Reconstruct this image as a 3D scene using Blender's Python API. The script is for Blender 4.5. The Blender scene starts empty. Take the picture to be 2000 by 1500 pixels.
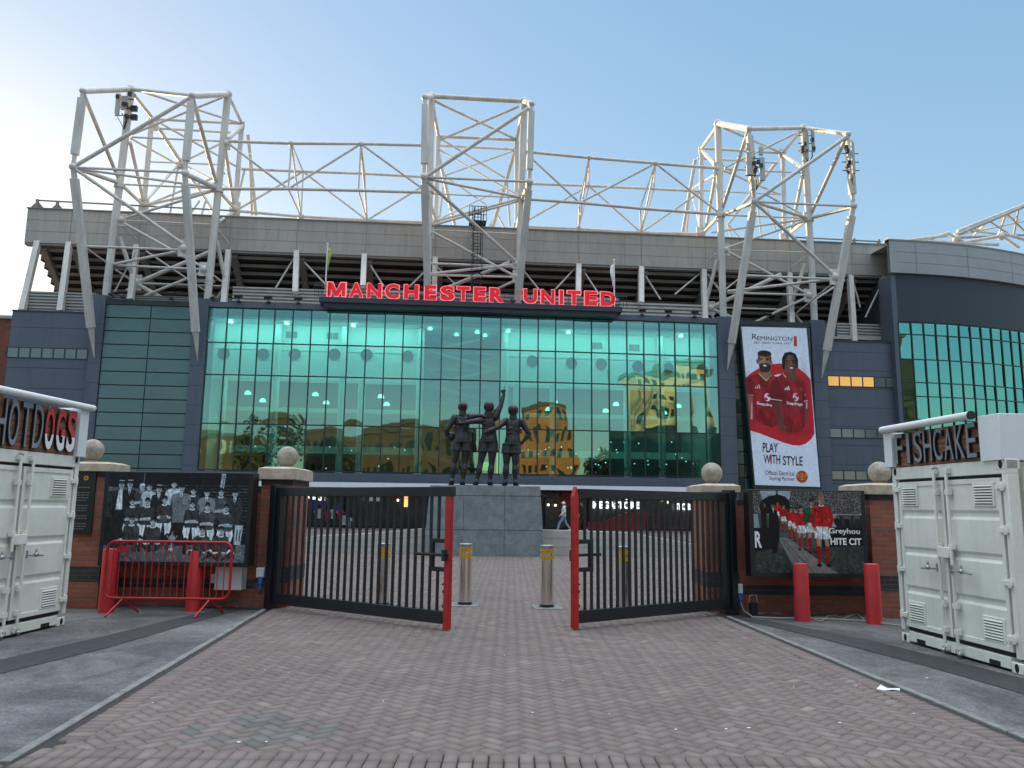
import bpy, math, random
import numpy as np
from mathutils import Vector, Matrix
rnd = random.Random(7); rng = np.random.default_rng(5)
scene = bpy.context.scene; COL = scene.collection
# ------------------------------------------------------------------ camera, sky, sun, exposure
FPX = 1550.0; PITCH = math.atan(240/1550); ROLL = 0.0117; EYE = 1.7
_U0 = Vector((0, -math.sin(PITCH), math.cos(PITCH))); FWD = Vector((0, math.cos(PITCH), math.sin(PITCH)))
RGT = math.cos(ROLL)*Vector((1, 0, 0)) + math.sin(ROLL)*_U0
UPV = -math.sin(ROLL)*Vector((1, 0, 0)) + math.cos(ROLL)*_U0
CAM = Vector((0, 0, EYE))
cd = bpy.data.cameras.new('camera'); cam = bpy.data.objects.new('camera', cd); COL.objects.link(cam)
cd.sensor_width = 36; cd.lens = FPX/2000*36; cd.clip_start = 0.1; cd.clip_end = 3000
cam.matrix_world = Matrix(((RGT.x, UPV.x, -FWD.x, CAM.x), (RGT.y, UPV.y, -FWD.y, CAM.y), (RGT.z, UPV.z, -FWD.z, CAM.z), (0, 0, 0, 1)))
scene.camera = cam
SUN_AZ, SUN_EL = math.radians(-40), math.radians(7.0)      # azimuth from +Y, to the left
w = bpy.data.worlds.new('World'); scene.world = w; w.use_nodes = True
nt = w.node_tree; nt.nodes.clear()
sky = nt.nodes.new('ShaderNodeTexSky'); sky.sky_type = 'NISHITA'; sky.sun_disc = False
sky.sun_elevation = SUN_EL; sky.sun_rotation = SUN_AZ; sky.air_density = 1.0; sky.dust_density = .7; sky.ozone_density = 2.0
bg = nt.nodes.new('ShaderNodeBackground'); bg.inputs[1].default_value = 0.15
wo = nt.nodes.new('ShaderNodeOutputWorld'); nt.links.new(bg.outputs[0], wo.inputs[0])
gm = nt.nodes.new('ShaderNodeGamma'); gm.inputs[1].default_value = .39; nt.links.new(sky.outputs[0], gm.inputs[0])      # compresses the range between sky glow and zenith
hsv = nt.nodes.new('ShaderNodeHueSaturation'); hsv.inputs['Saturation'].default_value = 1.85; hsv.inputs["Hue"].default_value = .508; nt.links.new(gm.outputs[0], hsv.inputs['Color'])
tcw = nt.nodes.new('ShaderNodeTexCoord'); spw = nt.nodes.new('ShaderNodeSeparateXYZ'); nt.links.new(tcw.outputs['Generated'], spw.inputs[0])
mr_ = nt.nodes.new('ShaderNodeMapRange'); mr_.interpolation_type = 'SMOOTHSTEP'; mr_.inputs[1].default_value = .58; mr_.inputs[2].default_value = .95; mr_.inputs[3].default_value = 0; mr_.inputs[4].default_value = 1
nt.links.new(spw.outputs['Z'], mr_.inputs[0])                                                                         # brightness added overhead, above the view, to lift the shaded foreground
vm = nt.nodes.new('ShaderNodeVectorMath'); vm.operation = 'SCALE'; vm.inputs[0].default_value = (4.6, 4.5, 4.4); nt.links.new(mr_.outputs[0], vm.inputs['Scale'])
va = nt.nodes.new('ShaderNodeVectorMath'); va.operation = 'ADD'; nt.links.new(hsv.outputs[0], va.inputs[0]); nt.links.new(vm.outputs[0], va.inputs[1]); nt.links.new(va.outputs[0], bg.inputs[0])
sd = bpy.data.lights.new('sun', 'SUN'); sd.energy = 2.6; sd.angle = math.radians(0.5); sd.color = (1, 0.66, 0.33)
sun = bpy.data.objects.new('sun', sd); COL.objects.link(sun)
sdir = Vector((math.sin(SUN_AZ)*math.cos(SUN_EL), math.cos(SUN_AZ)*math.cos(SUN_EL), math.sin(SUN_EL)))
sun.rotation_euler = sdir.to_track_quat('Z', 'Y').to_euler()
vs = scene.view_settings; vs.view_transform = 'Standard'; vs.look = 'None'; vs.exposure = 2.02; vs.gamma = 1
scene.cycles.max_bounces = 8; scene.cycles.transparent_max_bounces = 16
scene.cycles.use_denoising = True
scene.cycles.sample_clamp_indirect = 4
# ------------------------------------------------------------------ measuring helpers
def ray(px, py): return FWD + RGT*((px-1000)/FPX) - UPV*((py-750)/FPX)
def G(px, py, z=0.0):
    d = ray(px, py); return CAM + d*((z-EYE)/d.z)
def AtY(px, py, Y):
    d = ray(px, py); return CAM + d*(Y/d.y)
KF = 0.09; _h = math.hypot(KF, 1)
FN = Vector((-KF, 1, 0))/_h; FU = Vector((1, KF, 0))/_h; FO = Vector((0, 52, 0))
def fp(u, s, z): return FO + FU*u + FN*s + Vector((0, 0, z))
def F(px, py, s=0.0):
    d = ray(px, py); return CAM + d*(((FO-CAM).dot(FN)+s)/d.dot(FN))
def FUZ(px, py, s=0.0):
    p = F(px, py, s)-FO; return p.dot(FU), p.z
# ------------------------------------------------------------------ mesh builder
ROOTM = {}
class MB:
    def __init__(self): self.v = []; self.f = []
    def add(self, vs, fs):
        o = len(self.v); self.v += [tuple(p) for p in vs]; self.f += [tuple(i+o for i in q) for q in fs]; return self
    def box(self, x0, x1, y0, y1, z0, z1):
        return self.obox(Vector((x0, y0, z0)), Vector((x1-x0, 0, 0)), Vector((0, y1-y0, 0)), Vector((0, 0, z1-z0)))
    def obox(self, o, a, b, c):
        o, a, b, c = map(Vector, (o, a, b, c))
        p = [o, o+a, o+a+b, o+b, o+c, o+a+c, o+a+b+c, o+b+c]
        fs = [(0, 3, 2, 1), (4, 5, 6, 7), (0, 1, 5, 4), (1, 2, 6, 5), (2, 3, 7, 6), (3, 0, 4, 7)]
        if a.cross(b).dot(c) < 0: fs = [q[::-1] for q in fs]
        return self.add(p, fs)
    def quad(self, *p): return self.add(p, [tuple(range(len(p)))])
    def tube(self, p, q, r, n=10, r2=None, cap=True):
        p, q = Vector(p), Vector(q); r2 = r if r2 is None else r2
        d = (q-p)
        if d.length < 1e-6: return self
        d.normalize(); t = Vector((0, 0, 1)) if abs(d.z) < .9 else Vector((1, 0, 0))
        a = d.cross(t).normalized(); b = d.cross(a)
        vs = []
        for c, rr in ((p, r), (q, r2)):
            vs += [c + (a*math.cos(2*math.pi*i/n) + b*math.sin(2*math.pi*i/n))*rr for i in range(n)]
        fs = [(i, i+n, (i+1) % n+n, (i+1) % n) for i in range(n)]
        if cap: fs += [tuple(range(n)), tuple(range(2*n-1, n-1, -1))]
        return self.add(vs, fs)
    def beam(self, p, q, wd, hd, up=(0, 0, 1)):
        p, q = Vector(p), Vector(q); d = (q-p).normalized(); up = Vector(up)
        a = d.cross(up).normalized(); b = a.cross(d)
        return self.obox(p-a*wd/2-b*hd/2, a*wd, b*hd, q-p)
    def path(self, pts, r, n=8):
        pts = [Vector(p) for p in pts]; vs = []; fs = []; m = len(pts); prev = None
        for k, p in enumerate(pts):
            d = (pts[min(k+1, m-1)]-pts[max(k-1, 0)]).normalized()
            if prev is None:
                t = Vector((0, 0, 1)) if abs(d.z) < .9 else Vector((1, 0, 0)); a = d.cross(t).normalized()
            else: a = (prev - d*prev.dot(d)).normalized()
            prev = a; b = d.cross(a); rr = r[k] if isinstance(r, (list, tuple)) else r
            vs += [p+(a*math.cos(2*math.pi*i/n)+b*math.sin(2*math.pi*i/n))*rr for i in range(n)]
        for k in range(m-1): fs += [(k*n+i, k*n+n+i, k*n+n+(i+1) % n, k*n+(i+1) % n) for i in range(n)]
        fs += [tuple(range(n)), tuple(range(m*n-1, m*n-n-1, -1))]
        return self.add(vs, fs)
    def lathe(self, prof, c=(0, 0, 0), n=24):
        c = Vector(c); vs = []; fs = []
        for r, z in prof: vs += [c+Vector((r*math.cos(2*math.pi*i/n), r*math.sin(2*math.pi*i/n), z)) for i in range(n)]
        m = len(prof)
        for k in range(m-1): fs += [(k*n+i, k*n+(i+1) % n, (k+1)*n+(i+1) % n, (k+1)*n+i) for i in range(n)]
        fs += [tuple(range(n-1, -1, -1)), tuple(range((m-1)*n, m*n))]
        return self.add(vs, fs)
    def ball(self, c, r, n=20, m=12, sz=(1, 1, 1)):
        c = Vector(c); vs = [c+Vector((0, 0, -r*sz[2]))]; fs = []
        for k in range(1, m):
            t = math.pi*k/m-math.pi/2
            vs += [c+Vector((r*sz[0]*math.cos(t)*math.cos(2*math.pi*i/n), r*sz[1]*math.cos(t)*math.sin(2*math.pi*i/n), r*sz[2]*math.sin(t))) for i in range(n)]
        vs.append(c+Vector((0, 0, r*sz[2])))
        fs += [(0, 1+(i+1) % n, 1+i) for i in range(n)]
        for k in range(m-2): fs += [(1+k*n+i, 1+k*n+(i+1) % n, 1+(k+1)*n+(i+1) % n, 1+(k+1)*n+i) for i in range(n)]
        L = len(vs)-1; b = 1+(m-2)*n
        fs += [(L, b+i, b+(i+1) % n) for i in range(n)]
        return self.add(vs, fs)
    def prism(self, poly, org, ax, ay, dz):
        """2D polygon placed with axes ax, ay at org, thickened by dz"""
        org, ax, ay, dz = map(Vector, (org, ax, ay, dz)); n = len(poly)
        a = [org+ax*x+ay*y for x, y in poly]; b = [p+dz for p in a]
        fs = [tuple(range(n)), tuple(range(2*n-1, n-1, -1))]+[(i, i+n, (i+1) % n+n, (i+1) % n) for i in range(n)]
        if ax.cross(ay).dot(dz) > 0: fs = [q[::-1] for q in fs]
        return self.add(a+b, fs)
    def mesh(self, name):
        me = bpy.data.meshes.new(name); me.from_pydata(self.v, [], self.f); me.update(); return me
    def build(self, name, mat, parent=None, local=False, bevel=0, smooth=True):
        if parent is not None and not local:
            M = ROOTM[parent].inverted(); self.v = [tuple(M @ Vector(p)) for p in self.v]
        return link(name, self.mesh(name), mat, parent, bevel, smooth)
def link(name, me, mat, parent=None, bevel=0, smooth=True):
    if mat and not me.materials: me.materials.append(mat)
    if smooth:
        me.polygons.foreach_set('use_smooth', [True]*len(me.polygons)); me.set_sharp_from_angle(angle=0.6)
    o = bpy.data.objects.new(name, me); COL.objects.link(o)
    if parent is not None: o.parent = parent; ROOTM[o] = ROOTM[parent]
    else: ROOTM[o] = Matrix.Identity(4)
    if bevel:
        b = o.modifiers.new('bevel', 'BEVEL'); b.width = bevel; b.segments = 2; b.limit_method = 'ANGLE'
    return o
def tag(o, label=None, cat=None, group=None, kind=None):
    if label: o['label'] = label
    if cat: o['category'] = cat
    if group: o['group'] = group
    if kind: o['kind'] = kind
    return o
def root(name, label, cat, loc=(0, 0, 0), rz=0.0, group=None):
    o = bpy.data.objects.new(name, None); COL.objects.link(o); o.location = loc; o.rotation_euler = (0, 0, rz)
    o.empty_display_size = .1
    ROOTM[o] = Matrix.Translation(Vector(loc)) @ Matrix.Rotation(rz, 4, 'Z')
    return tag(o, label, cat, group)
def copy_tree(o, parent=None):
    c = o.copy(); COL.objects.link(c)
    if parent is not None: c.parent = parent
    for ch in o.children: copy_tree(ch, c)
    return c
def moved(src, loc, rz, label):
    c = copy_tree(src); c.location = loc; c.rotation_euler = (0, 0, rz); c['label'] = label; return c
# ------------------------------------------------------------------ materials
def mat(name, col, rough=.6, metal=0.0, var=0.0, scale=3.0, col2=None, bump=0.0, bscale=60, spec=.5, emit=None, estr=0, stretch=(1, 1, 1), streak=0.0, rust=0.0):
    m = bpy.data.materials.new(name); m.use_nodes = True; N = m.node_tree.nodes; L = m.node_tree.links
    b = N['Principled BSDF']; b.inputs['Base Color'].default_value = (*col, 1); b.inputs['Roughness'].default_value = rough
    b.inputs['Metallic'].default_value = metal; b.inputs['Specular IOR Level'].default_value = spec
    if emit: b.inputs['Emission Color'].default_value = (*emit, 1); b.inputs['Emission Strength'].default_value = estr
    if var or col2 or bump:
        tc = N.new('ShaderNodeTexCoord'); mp = N.new('ShaderNodeMapping'); mp.inputs['Scale'].default_value = stretch
        L.new(tc.outputs['Object'], mp.inputs[0])
    if var or col2:
        n = N.new('ShaderNodeTexNoise'); n.inputs['Scale'].default_value = scale; n.inputs['Detail'].default_value = 8; n.inputs['Roughness'].default_value = .65
        L.new(mp.outputs[0], n.inputs['Vector'])
        r = N.new('ShaderNodeValToRGB'); c2 = col2 or tuple(c*(1-var) for c in col)
        r.color_ramp.elements[0].position = .35; r.color_ramp.elements[0].color = (*c2, 1)
        r.color_ramp.elements[1].position = .62; r.color_ramp.elements[1].color = (*col, 1)
        L.new(n.outputs['Fac'], r.inputs[0]); L.new(r.outputs[0], b.inputs['Base Color'])
    if streak or rust:                                    # weather streaks running down, and rust specks
        g_ = N.new('ShaderNodeNewGeometry'); src = b.inputs['Base Color'].links[0].from_socket if b.inputs['Base Color'].links else None
        for amt, sc, lo, hi, c_, st in ((streak, 1.0, .50, .72, (.30, .27, .24, 1), (5, 5, .35)), (rust, 7.0, .70, .76, (.22, .085, .03, 1), (1, 1, .6))):
            if not amt: continue
            mp2 = N.new('ShaderNodeMapping'); mp2.inputs['Scale'].default_value = st; L.new(g_.outputs['Position'], mp2.inputs[0]); n3 = N.new('ShaderNodeTexNoise'); n3.inputs['Scale'].default_value = sc; n3.inputs['Detail'].default_value = 9; n3.inputs['Roughness'].default_value = .7; L.new(mp2.outputs[0], n3.inputs['Vector'])
            m3 = N.new('ShaderNodeMapRange'); m3.inputs[1].default_value = lo; m3.inputs[2].default_value = hi; m3.inputs[4].default_value = amt; L.new(n3.outputs['Fac'], m3.inputs[0])
            mx3 = N.new('ShaderNodeMix'); mx3.data_type = 'RGBA'; mx3.blend_type = 'MULTIPLY' if sc == 1 else 'MIX'; L.new(m3.outputs[0], mx3.inputs[0]); mx3.inputs[7].default_value = c_
            if src: L.new(src, mx3.inputs[6])
            else: mx3.inputs[6].default_value = (*col, 1)
            src = mx3.outputs[2]; L.new(src, b.inputs['Base Color'])
    if bump:
        n2 = N.new('ShaderNodeTexNoise'); n2.inputs['Scale'].default_value = bscale; n2.inputs['Detail'].default_value = 6
        L.new(mp.outputs[0], n2.inputs['Vector'])
        bp = N.new('ShaderNodeBump'); bp.inputs['Strength'].default_value = bump; bp.inputs['Distance'].default_value = .02
        L.new(n2.outputs['Fac'], bp.inputs['Height']); L.new(bp.outputs[0], b.inputs['Normal'])
    return m
def brickmat(name, c1, c2, mortar, bw=.225, rh=.075, ms=.010):
    m = bpy.data.materials.new(name); m.use_nodes = True; N = m.node_tree.nodes; L = m.node_tree.links; b = N['Principled BSDF']
    g = N.new('ShaderNodeNewGeometry'); sp = N.new('ShaderNodeSeparateXYZ'); L.new(g.outputs['Position'], sp.inputs[0])
    ad = N.new('ShaderNodeMath'); ad.operation = 'ADD'; L.new(sp.outputs['X'], ad.inputs[0]); L.new(sp.outputs['Y'], ad.inputs[1])
    cb = N.new('ShaderNodeCombineXYZ'); L.new(ad.outputs[0], cb.inputs['X']); L.new(sp.outputs['Z'], cb.inputs['Y'])
    t = N.new('ShaderNodeTexBrick'); t.inputs['Scale'].default_value = 1; t.inputs['Brick Width'].default_value = bw; t.inputs['Row Height'].default_value = rh
    t.inputs['Mortar Size'].default_value = ms; t.inputs['Mortar Smooth'].default_value = .2; t.inputs['Bias'].default_value = -.1
    t.inputs['Color1'].default_value = (*c1, 1); t.inputs['Color2'].default_value = (*c2, 1); t.inputs['Mortar'].default_value = (*mortar, 1)
    L.new(cb.outputs[0], t.inputs['Vector'])
    n = N.new('ShaderNodeTexNoise'); n.inputs['Scale'].default_value = 2.3; n.inputs['Detail'].default_value = 9; L.new(g.outputs['Position'], n.inputs['Vector'])
    mx = N.new('ShaderNodeMix'); mx.data_type = 'RGBA'; mx.blend_type = 'MULTIPLY'; mx.inputs[0].default_value = .55
    cr = N.new('ShaderNodeValToRGB'); cr.color_ramp.elements[0].position = .3; cr.color_ramp.elements[0].color = (.45, .42, .42, 1); cr.color_ramp.elements[1].position = .65; cr.color_ramp.elements[1].color = (1.1, 1.08, 1.05, 1)
    L.new(n.outputs['Fac'], cr.inputs[0]); L.new(t.outputs['Color'], mx.inputs[6]); L.new(cr.outputs[0], mx.inputs[7]); L.new(mx.outputs[2], b.inputs['Base Color'])
    bp = N.new('ShaderNodeBump'); bp.inputs['Strength'].default_value = .6; bp.inputs['Distance'].default_value = .008; bp.invert = True
    L.new(t.outputs['Fac'], bp.inputs['Height']); L.new(bp.outputs[0], b.inputs['Normal']); b.inputs['Roughness'].default_value = .85
    return m
def glassmat(name, refl, trans, fac, rough=.015, bump=0.04, bscale=.5):
    m = bpy.data.materials.new(name); m.use_nodes = True; N = m.node_tree.nodes; L = m.node_tree.links; N.clear()
    o = N.new('ShaderNodeOutputMaterial'); mx = N.new('ShaderNodeMixShader'); gl = N.new('ShaderNodeBsdfGlossy'); tr = N.new('ShaderNodeBsdfTransparent')
    gl.inputs['Color'].default_value = (*refl, 1); gl.inputs['Roughness'].default_value = rough; tr.inputs['Color'].default_value = (*trans, 1)
    fr = N.new('ShaderNodeFresnel'); fr.inputs['IOR'].default_value = 1.5
    ma = N.new('ShaderNodeMath'); ma.operation = 'MULTIPLY_ADD'; ma.inputs[1].default_value = 1-fac; ma.inputs[2].default_value = fac; ma.use_clamp = True
    L.new(fr.outputs[0], ma.inputs[0]); L.new(ma.outputs[0], mx.inputs[0]); L.new(tr.outputs[0], mx.inputs[1]); L.new(gl.outputs[0], mx.inputs[2]); L.new(mx.outputs[0], o.inputs[0])
    if bump:
        g = N.new('ShaderNodeNewGeometry'); n = N.new('ShaderNodeTexNoise'); n.inputs['Scale'].default_value = bscale; n.inputs['Detail'].default_value = 1
        L.new(g.outputs['Position'], n.inputs['Vector']); bp = N.new('ShaderNodeBump'); bp.inputs['Strength'].default_value = bump; bp.inputs['Distance'].default_value = .2
        L.new(n.outputs['Fac'], bp.inputs['Height']); L.new(bp.outputs[0], gl.inputs['Normal'])
    return m
def emis(name, col, s): return mat(name, tuple(min(.9, c) for c in col), .5, emit=col, estr=s)
def attrmat(name, rough=.5, spec=.4, bump=0, coat=0):
    m = bpy.data.materials.new(name); m.use_nodes = True; N = m.node_tree.nodes; L = m.node_tree.links; b = N['Principled BSDF']
    a = N.new('ShaderNodeVertexColor'); a.layer_name = 'print'; L.new(a.outputs[0], b.inputs['Base Color'])
    b.inputs['Roughness'].default_value = rough; b.inputs['Specular IOR Level'].default_value = spec
    if bump:
        tc = N.new('ShaderNodeTexCoord'); n = N.new('ShaderNodeTexNoise'); n.inputs['Scale'].default_value = 70; n.inputs['Detail'].default_value = 8; L.new(tc.outputs['Object'], n.inputs['Vector'])
        bp = N.new('ShaderNodeBump'); bp.inputs['Strength'].default_value = bump; bp.inputs['Distance'].default_value = .01
        L.new(n.outputs['Fac'], bp.inputs['Height']); L.new(bp.outputs[0], b.inputs['Normal'])
        mx = N.new('ShaderNodeMix'); mx.data_type = 'RGBA'; mx.blend_type = 'MULTIPLY'; mx.inputs[0].default_value = 1
        n2 = N.new('ShaderNodeTexNoise'); n2.inputs['Scale'].default_value = .55; n2.inputs['Detail'].default_value = 10; n2.inputs['Roughness'].default_value = .7; L.new(tc.outputs['Object'], n2.inputs['Vector'])
        cr = N.new('ShaderNodeValToRGB'); cr.color_ramp.elements[0].position = .3; cr.color_ramp.elements[0].color = (.82, .82, .84, 1); cr.color_ramp.elements[1].position = .7; cr.color_ramp.elements[1].color = (1.06, 1.06, 1.06, 1)
        L.new(n2.outputs['Fac'], cr.inputs[0]); L.new(a.outputs[0], mx.inputs[6]); L.new(cr.outputs[0], mx.inputs[7]); L.new(mx.outputs[2], b.inputs['Base Color'])
    return m
M = dict(
    steel=mat('painted_steel', (.60, .59, .56), .5, var=.25, scale=.9, bump=.05, stretch=(1, 1, .3), streak=.35, rust=.25),
    fascia=mat('fascia_panel', (.37, .355, .33), .55, var=.18, scale=.35, stretch=(1, 1, .25), streak=.4),
    seam=mat('fascia_seam', (.20, .19, .18), .7),
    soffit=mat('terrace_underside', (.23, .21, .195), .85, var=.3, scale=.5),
    dark=mat('dark_fill', (.012, .012, .013), .9),
    concrete=mat('pale_concrete', (.40, .385, .36), .8, var=.22, scale=1.2, bump=.15),
    clad=mat('blue_cladding', (.080, .098, .134), .42, var=.12, scale=.5, streak=.25),
    cladseam=mat('cladding_joint', (.028, .035, .05), .6),
    louvre=mat('grey_louvre', (.36, .37, .36), .5, var=.15, scale=1.5),
    frame=mat('dark_mullion', (.012, .022, .024), .4),
    white=mat('white_metal', (.72, .73, .72), .4, var=.1, scale=2),
    black=mat('black_paint', (.010, .013, .016), .38, var=.3, scale=6),
    red=mat('red_paint', (.42, .014, .018), .42, var=.25, scale=5, rust=.4),
    bolred=mat('red_sleeve', (.50, .020, .026), .55, var=.22, scale=4, streak=.35),
    brick=brickmat('red_brick', (.34, .10, .055), (.25, .072, .045), (.15, .12, .10)),
    bluebrick=brickmat('dark_blue_brick', (.035, .033, .04), (.055, .05, .058), (.07, .065, .06)),
    stone=mat('cap_stone', (.52, .44, .33), .85, col2=(.36, .30, .22), scale=6, bump=.3, bscale=40),
    ballstone=mat('ball_stone', (.42, .365, .30), .9, col2=(.24, .21, .175), scale=9, bump=.35, bscale=35),
    steelbol=mat('brushed_steel', (.80, .78, .74), .24, metal=1, var=.18, scale=3, stretch=(8, 8, .6)),
    yellow=mat('yellow_reflector', (.55, .30, .02), .4, var=.2, scale=12),
    bronze=mat('dark_bronze', (.05, .047, .05), .42, metal=.55, col2=(.028, .026, .028), scale=5, bump=.8, bscale=14),
    granite=mat('grey_granite', (.21, .23, .235), .45, col2=(.13, .147, .153), scale=3.5, bump=.05),
    joint=mat('stone_joint', (.045, .05, .052), .8),
    engraved=mat('engraved_letters', (.25, .27, .27), .7),
    container=mat('cream_white_paint', (.80, .80, .71), .42, col2=(.68, .68, .60), scale=1.7, bump=.06, bscale=9, streak=.16, rust=.5),
    panelwhite=mat('white_sheet', (.74, .77, .78), .35, var=.06, scale=2),
    gasket=mat('rubber_gasket', (.012, .013, .014), .6),
    galv=mat('galvanised', (.45, .46, .46), .38, metal=.8, var=.3, scale=9),
    ventdark=mat('vent_slot', (.05, .055, .055), .8),
    planks=mat('reclaimed_planks', (.27, .12, .07), .8, col2=(.11, .055, .036), scale=4, stretch=(.6, .6, 7), bump=.3),
    greyletter=mat('grey_letter', (.25, .27, .30), .5, var=.2, scale=6), redletter=mat('red_letter', (.62, .06, .05), .5, var=.2, scale=7),
    whiteletter=mat('white_letter', (.80, .80, .82), .5), blackedge=mat('letter_edge', (.012, .012, .013), .5),
    signface=mat('sign_red', (.55, .004, .012), .4, emit=(.8, .004, .02), estr=.09),
    signrim=emis('sign_rim', (1.0, .20, .24), .22),
    shoplit=emis('lit_white_letters', (.95, .97, 1), .4), blueplug=mat('blue_plug', (.02, .10, .42), .4),
    kerb=mat('edging_concrete', (.22, .225, .215), .85, col2=(.13, .135, .13), scale=5, bump=.3),
    strip=mat('new_asphalt', (.042, .044, .048), .85, col2=(.026, .028, .03), scale=8, bump=.4, bscale=120),
    parapet=mat('beige_wall', (.46, .44, .40), .8, col2=(.36, .345, .32), scale=2, bump=.1),
    shopwall=mat('shopfront_black', (.018, .02, .022), .25, var=.2), shopred=mat('shop_red', (.32, .012, .016), .45),
    skin=mat('skin', (.36, .20, .14), .6), hoodie=mat('pale_fabric', (.62, .62, .60), .85, var=.15, scale=9), jeans=mat('light_denim', (.24, .32, .42), .85, var=.2, scale=9),
    darkcloth=mat('dark_fabric', (.018, .019, .022), .85), intwhite=mat('interior_white', (.78, .80, .78), .7, var=.06, scale=.6), intgrey=mat('interior_grey', (.20, .22, .22), .7, var=.2, scale=.7),
    intdark=mat('interior_dark', (.05, .06, .058), .8, col2=(.10, .09, .07), scale=.9), lamp=emis('lamp_glow', (1, .93, .75), .8), warm=emis('warm_window', (1, .72, .25), .25),
    orange=mat('orange_brick', (.36, .14, .045), .8, col2=(.20, .075, .028), scale=.4, stretch=(1, 1, .2)), shadedwall=mat('shaded_wall_dark', (.035, .05, .052), .3, var=.3, scale=.2), cream=mat('cream_render', (.62, .47, .26), .8, var=.15, scale=.3),
    brown=mat('brown_brick', (.09, .055, .038), .85, var=.3, scale=.3), greenroof=mat('slate_roof', (.06, .085, .08), .7), win=mat('dark_window', (.015, .02, .022), .1),
    foliage=mat('leafage', (.05, .055, .022), .9, col2=(.10, .07, .03), scale=1.5), bark=mat('bark', (.07, .055, .04), .9),
    bannerwhite=mat('banner_white', (.70, .75, .82), .5), ink=mat('black_ink', (.012, .012, .014), .6), redink=mat('red_ink', (.50, .02, .035), .6), goldink=mat('gold_ink', (.55, .30, .04), .5),
    plaque=mat('plaque_black', (.014, .015, .016), .35), plaqueink=mat('plaque_text', (.20, .20, .19), .6), farbrick=brickmat('far_brick', (.22, .055, .035), (.17, .045, .03), (.1, .08, .07)),
    sheet=mat('paper', (.7, .7, .7), .7), antenna=mat('antenna_grey', (.36, .38, .39), .5), cable=mat('grey_cable', (.30, .28, .25), .6),
    flaggreen=mat('flag_cloth', (.45, .50, .08), .8, col2=(.08, .25, .08), scale=4), flagwhite=mat('white_flag_cloth', (.7, .7, .7), .8),
)
M['glass'] = glassmat('green_glass', (.46, .78, .72), (.095, .48, .43), .32, bump=.11, bscale=.4)
M['glasscorner'] = glassmat('corner_green_glass', (.24, .66, .60), (.10, .40, .34), .50, bump=.06)
M['spandrel'] = mat('spandrel_glass', (.085, .165, .165), .12, spec=.45, var=.15, scale=.3)
M['spandreldark'] = mat('dark_spandrel_glass', (.012, .032, .034), .10, spec=.6)
M['ribbon'] = mat('ribbon_glass', (.10, .13, .14), .08, spec=1.0)
M['ribbonlit'] = emis('lit_ribbon_glass', (1, .50, .12), .10)
M['shopglass'] = glassmat('shop_glass', (.5, .55, .55), (.5, .53, .53), .10, bump=0)
# asphalt
def asphalt():
    m = mat('asphalt', (.05, .05, .05), .88); N = m.node_tree.nodes; L = m.node_tree.links; b = N['Principled BSDF']
    tc = N.new('ShaderNodeTexCoord')
    n1 = N.new('ShaderNodeTexNoise'); n1.inputs['Scale'].default_value = .8; n1.inputs['Detail'].default_value = 12; n1.inputs['Roughness'].default_value = .72; n1.inputs['Distortion'].default_value = .6
    mp = N.new('ShaderNodeMapping'); mp.inputs['Rotation'].default_value = (0, 0, .75); mp.inputs['Scale'].default_value = (1, 1, 1); L.new(tc.outputs['Object'], mp.inputs[0]); L.new(mp.outputs[0], n1.inputs['Vector'])
    cr = N.new('ShaderNodeValToRGB'); e = cr.color_ramp.elements; e[0].position = .40; e[0].color = (.062, .064, .066, 1); e[1].position = .60; e[1].color = (.145, .147, .147, 1); L.new(n1.outputs['Fac'], cr.inputs[0])
    n2 = N.new('ShaderNodeTexNoise'); n2.inputs['Scale'].default_value = 38; n2.inputs['Detail'].default_value = 9; n2.inputs['Roughness'].default_value = .8; L.new(tc.outputs['Object'], n2.inputs['Vector'])
    c2 = N.new('ShaderNodeValToRGB'); c2.color_ramp.elements[0].position = .35; c2.color_ramp.elements[0].color = (.4, .4, .4, 1); c2.color_ramp.elements[1].position = .68; c2.color_ramp.elements[1].color = (1.8, 1.8, 1.8, 1); L.new(n2.outputs['Fac'], c2.inputs[0])
    mx = N.new('ShaderNodeMix'); mx.data_type = 'RGBA'; mx.blend_type = 'MULTIPLY'; mx.inputs[0].default_value = 1; L.new(cr.outputs[0], mx.inputs[6]); L.new(c2.outputs[0], mx.inputs[7]); L.new(mx.outputs[2], b.inputs['Base Color'])
    bp = N.new('ShaderNodeBump'); bp.inputs['Strength'].default_value = .5; bp.inputs['Distance'].default_value = .01; L.new(n2.outputs['Fac'], bp.inputs['Height']); L.new(bp.outputs[0], b.inputs['Normal'])
    return m
M['asphalt'] = asphalt(); M['paver'] = attrmat('clay_pavers', .82, .25, .18); M['sand'] = mat('joint_sand', (.035, .032, .032), .95)
M['print'] = attrmat('printed_panel', .45, .3)
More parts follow.
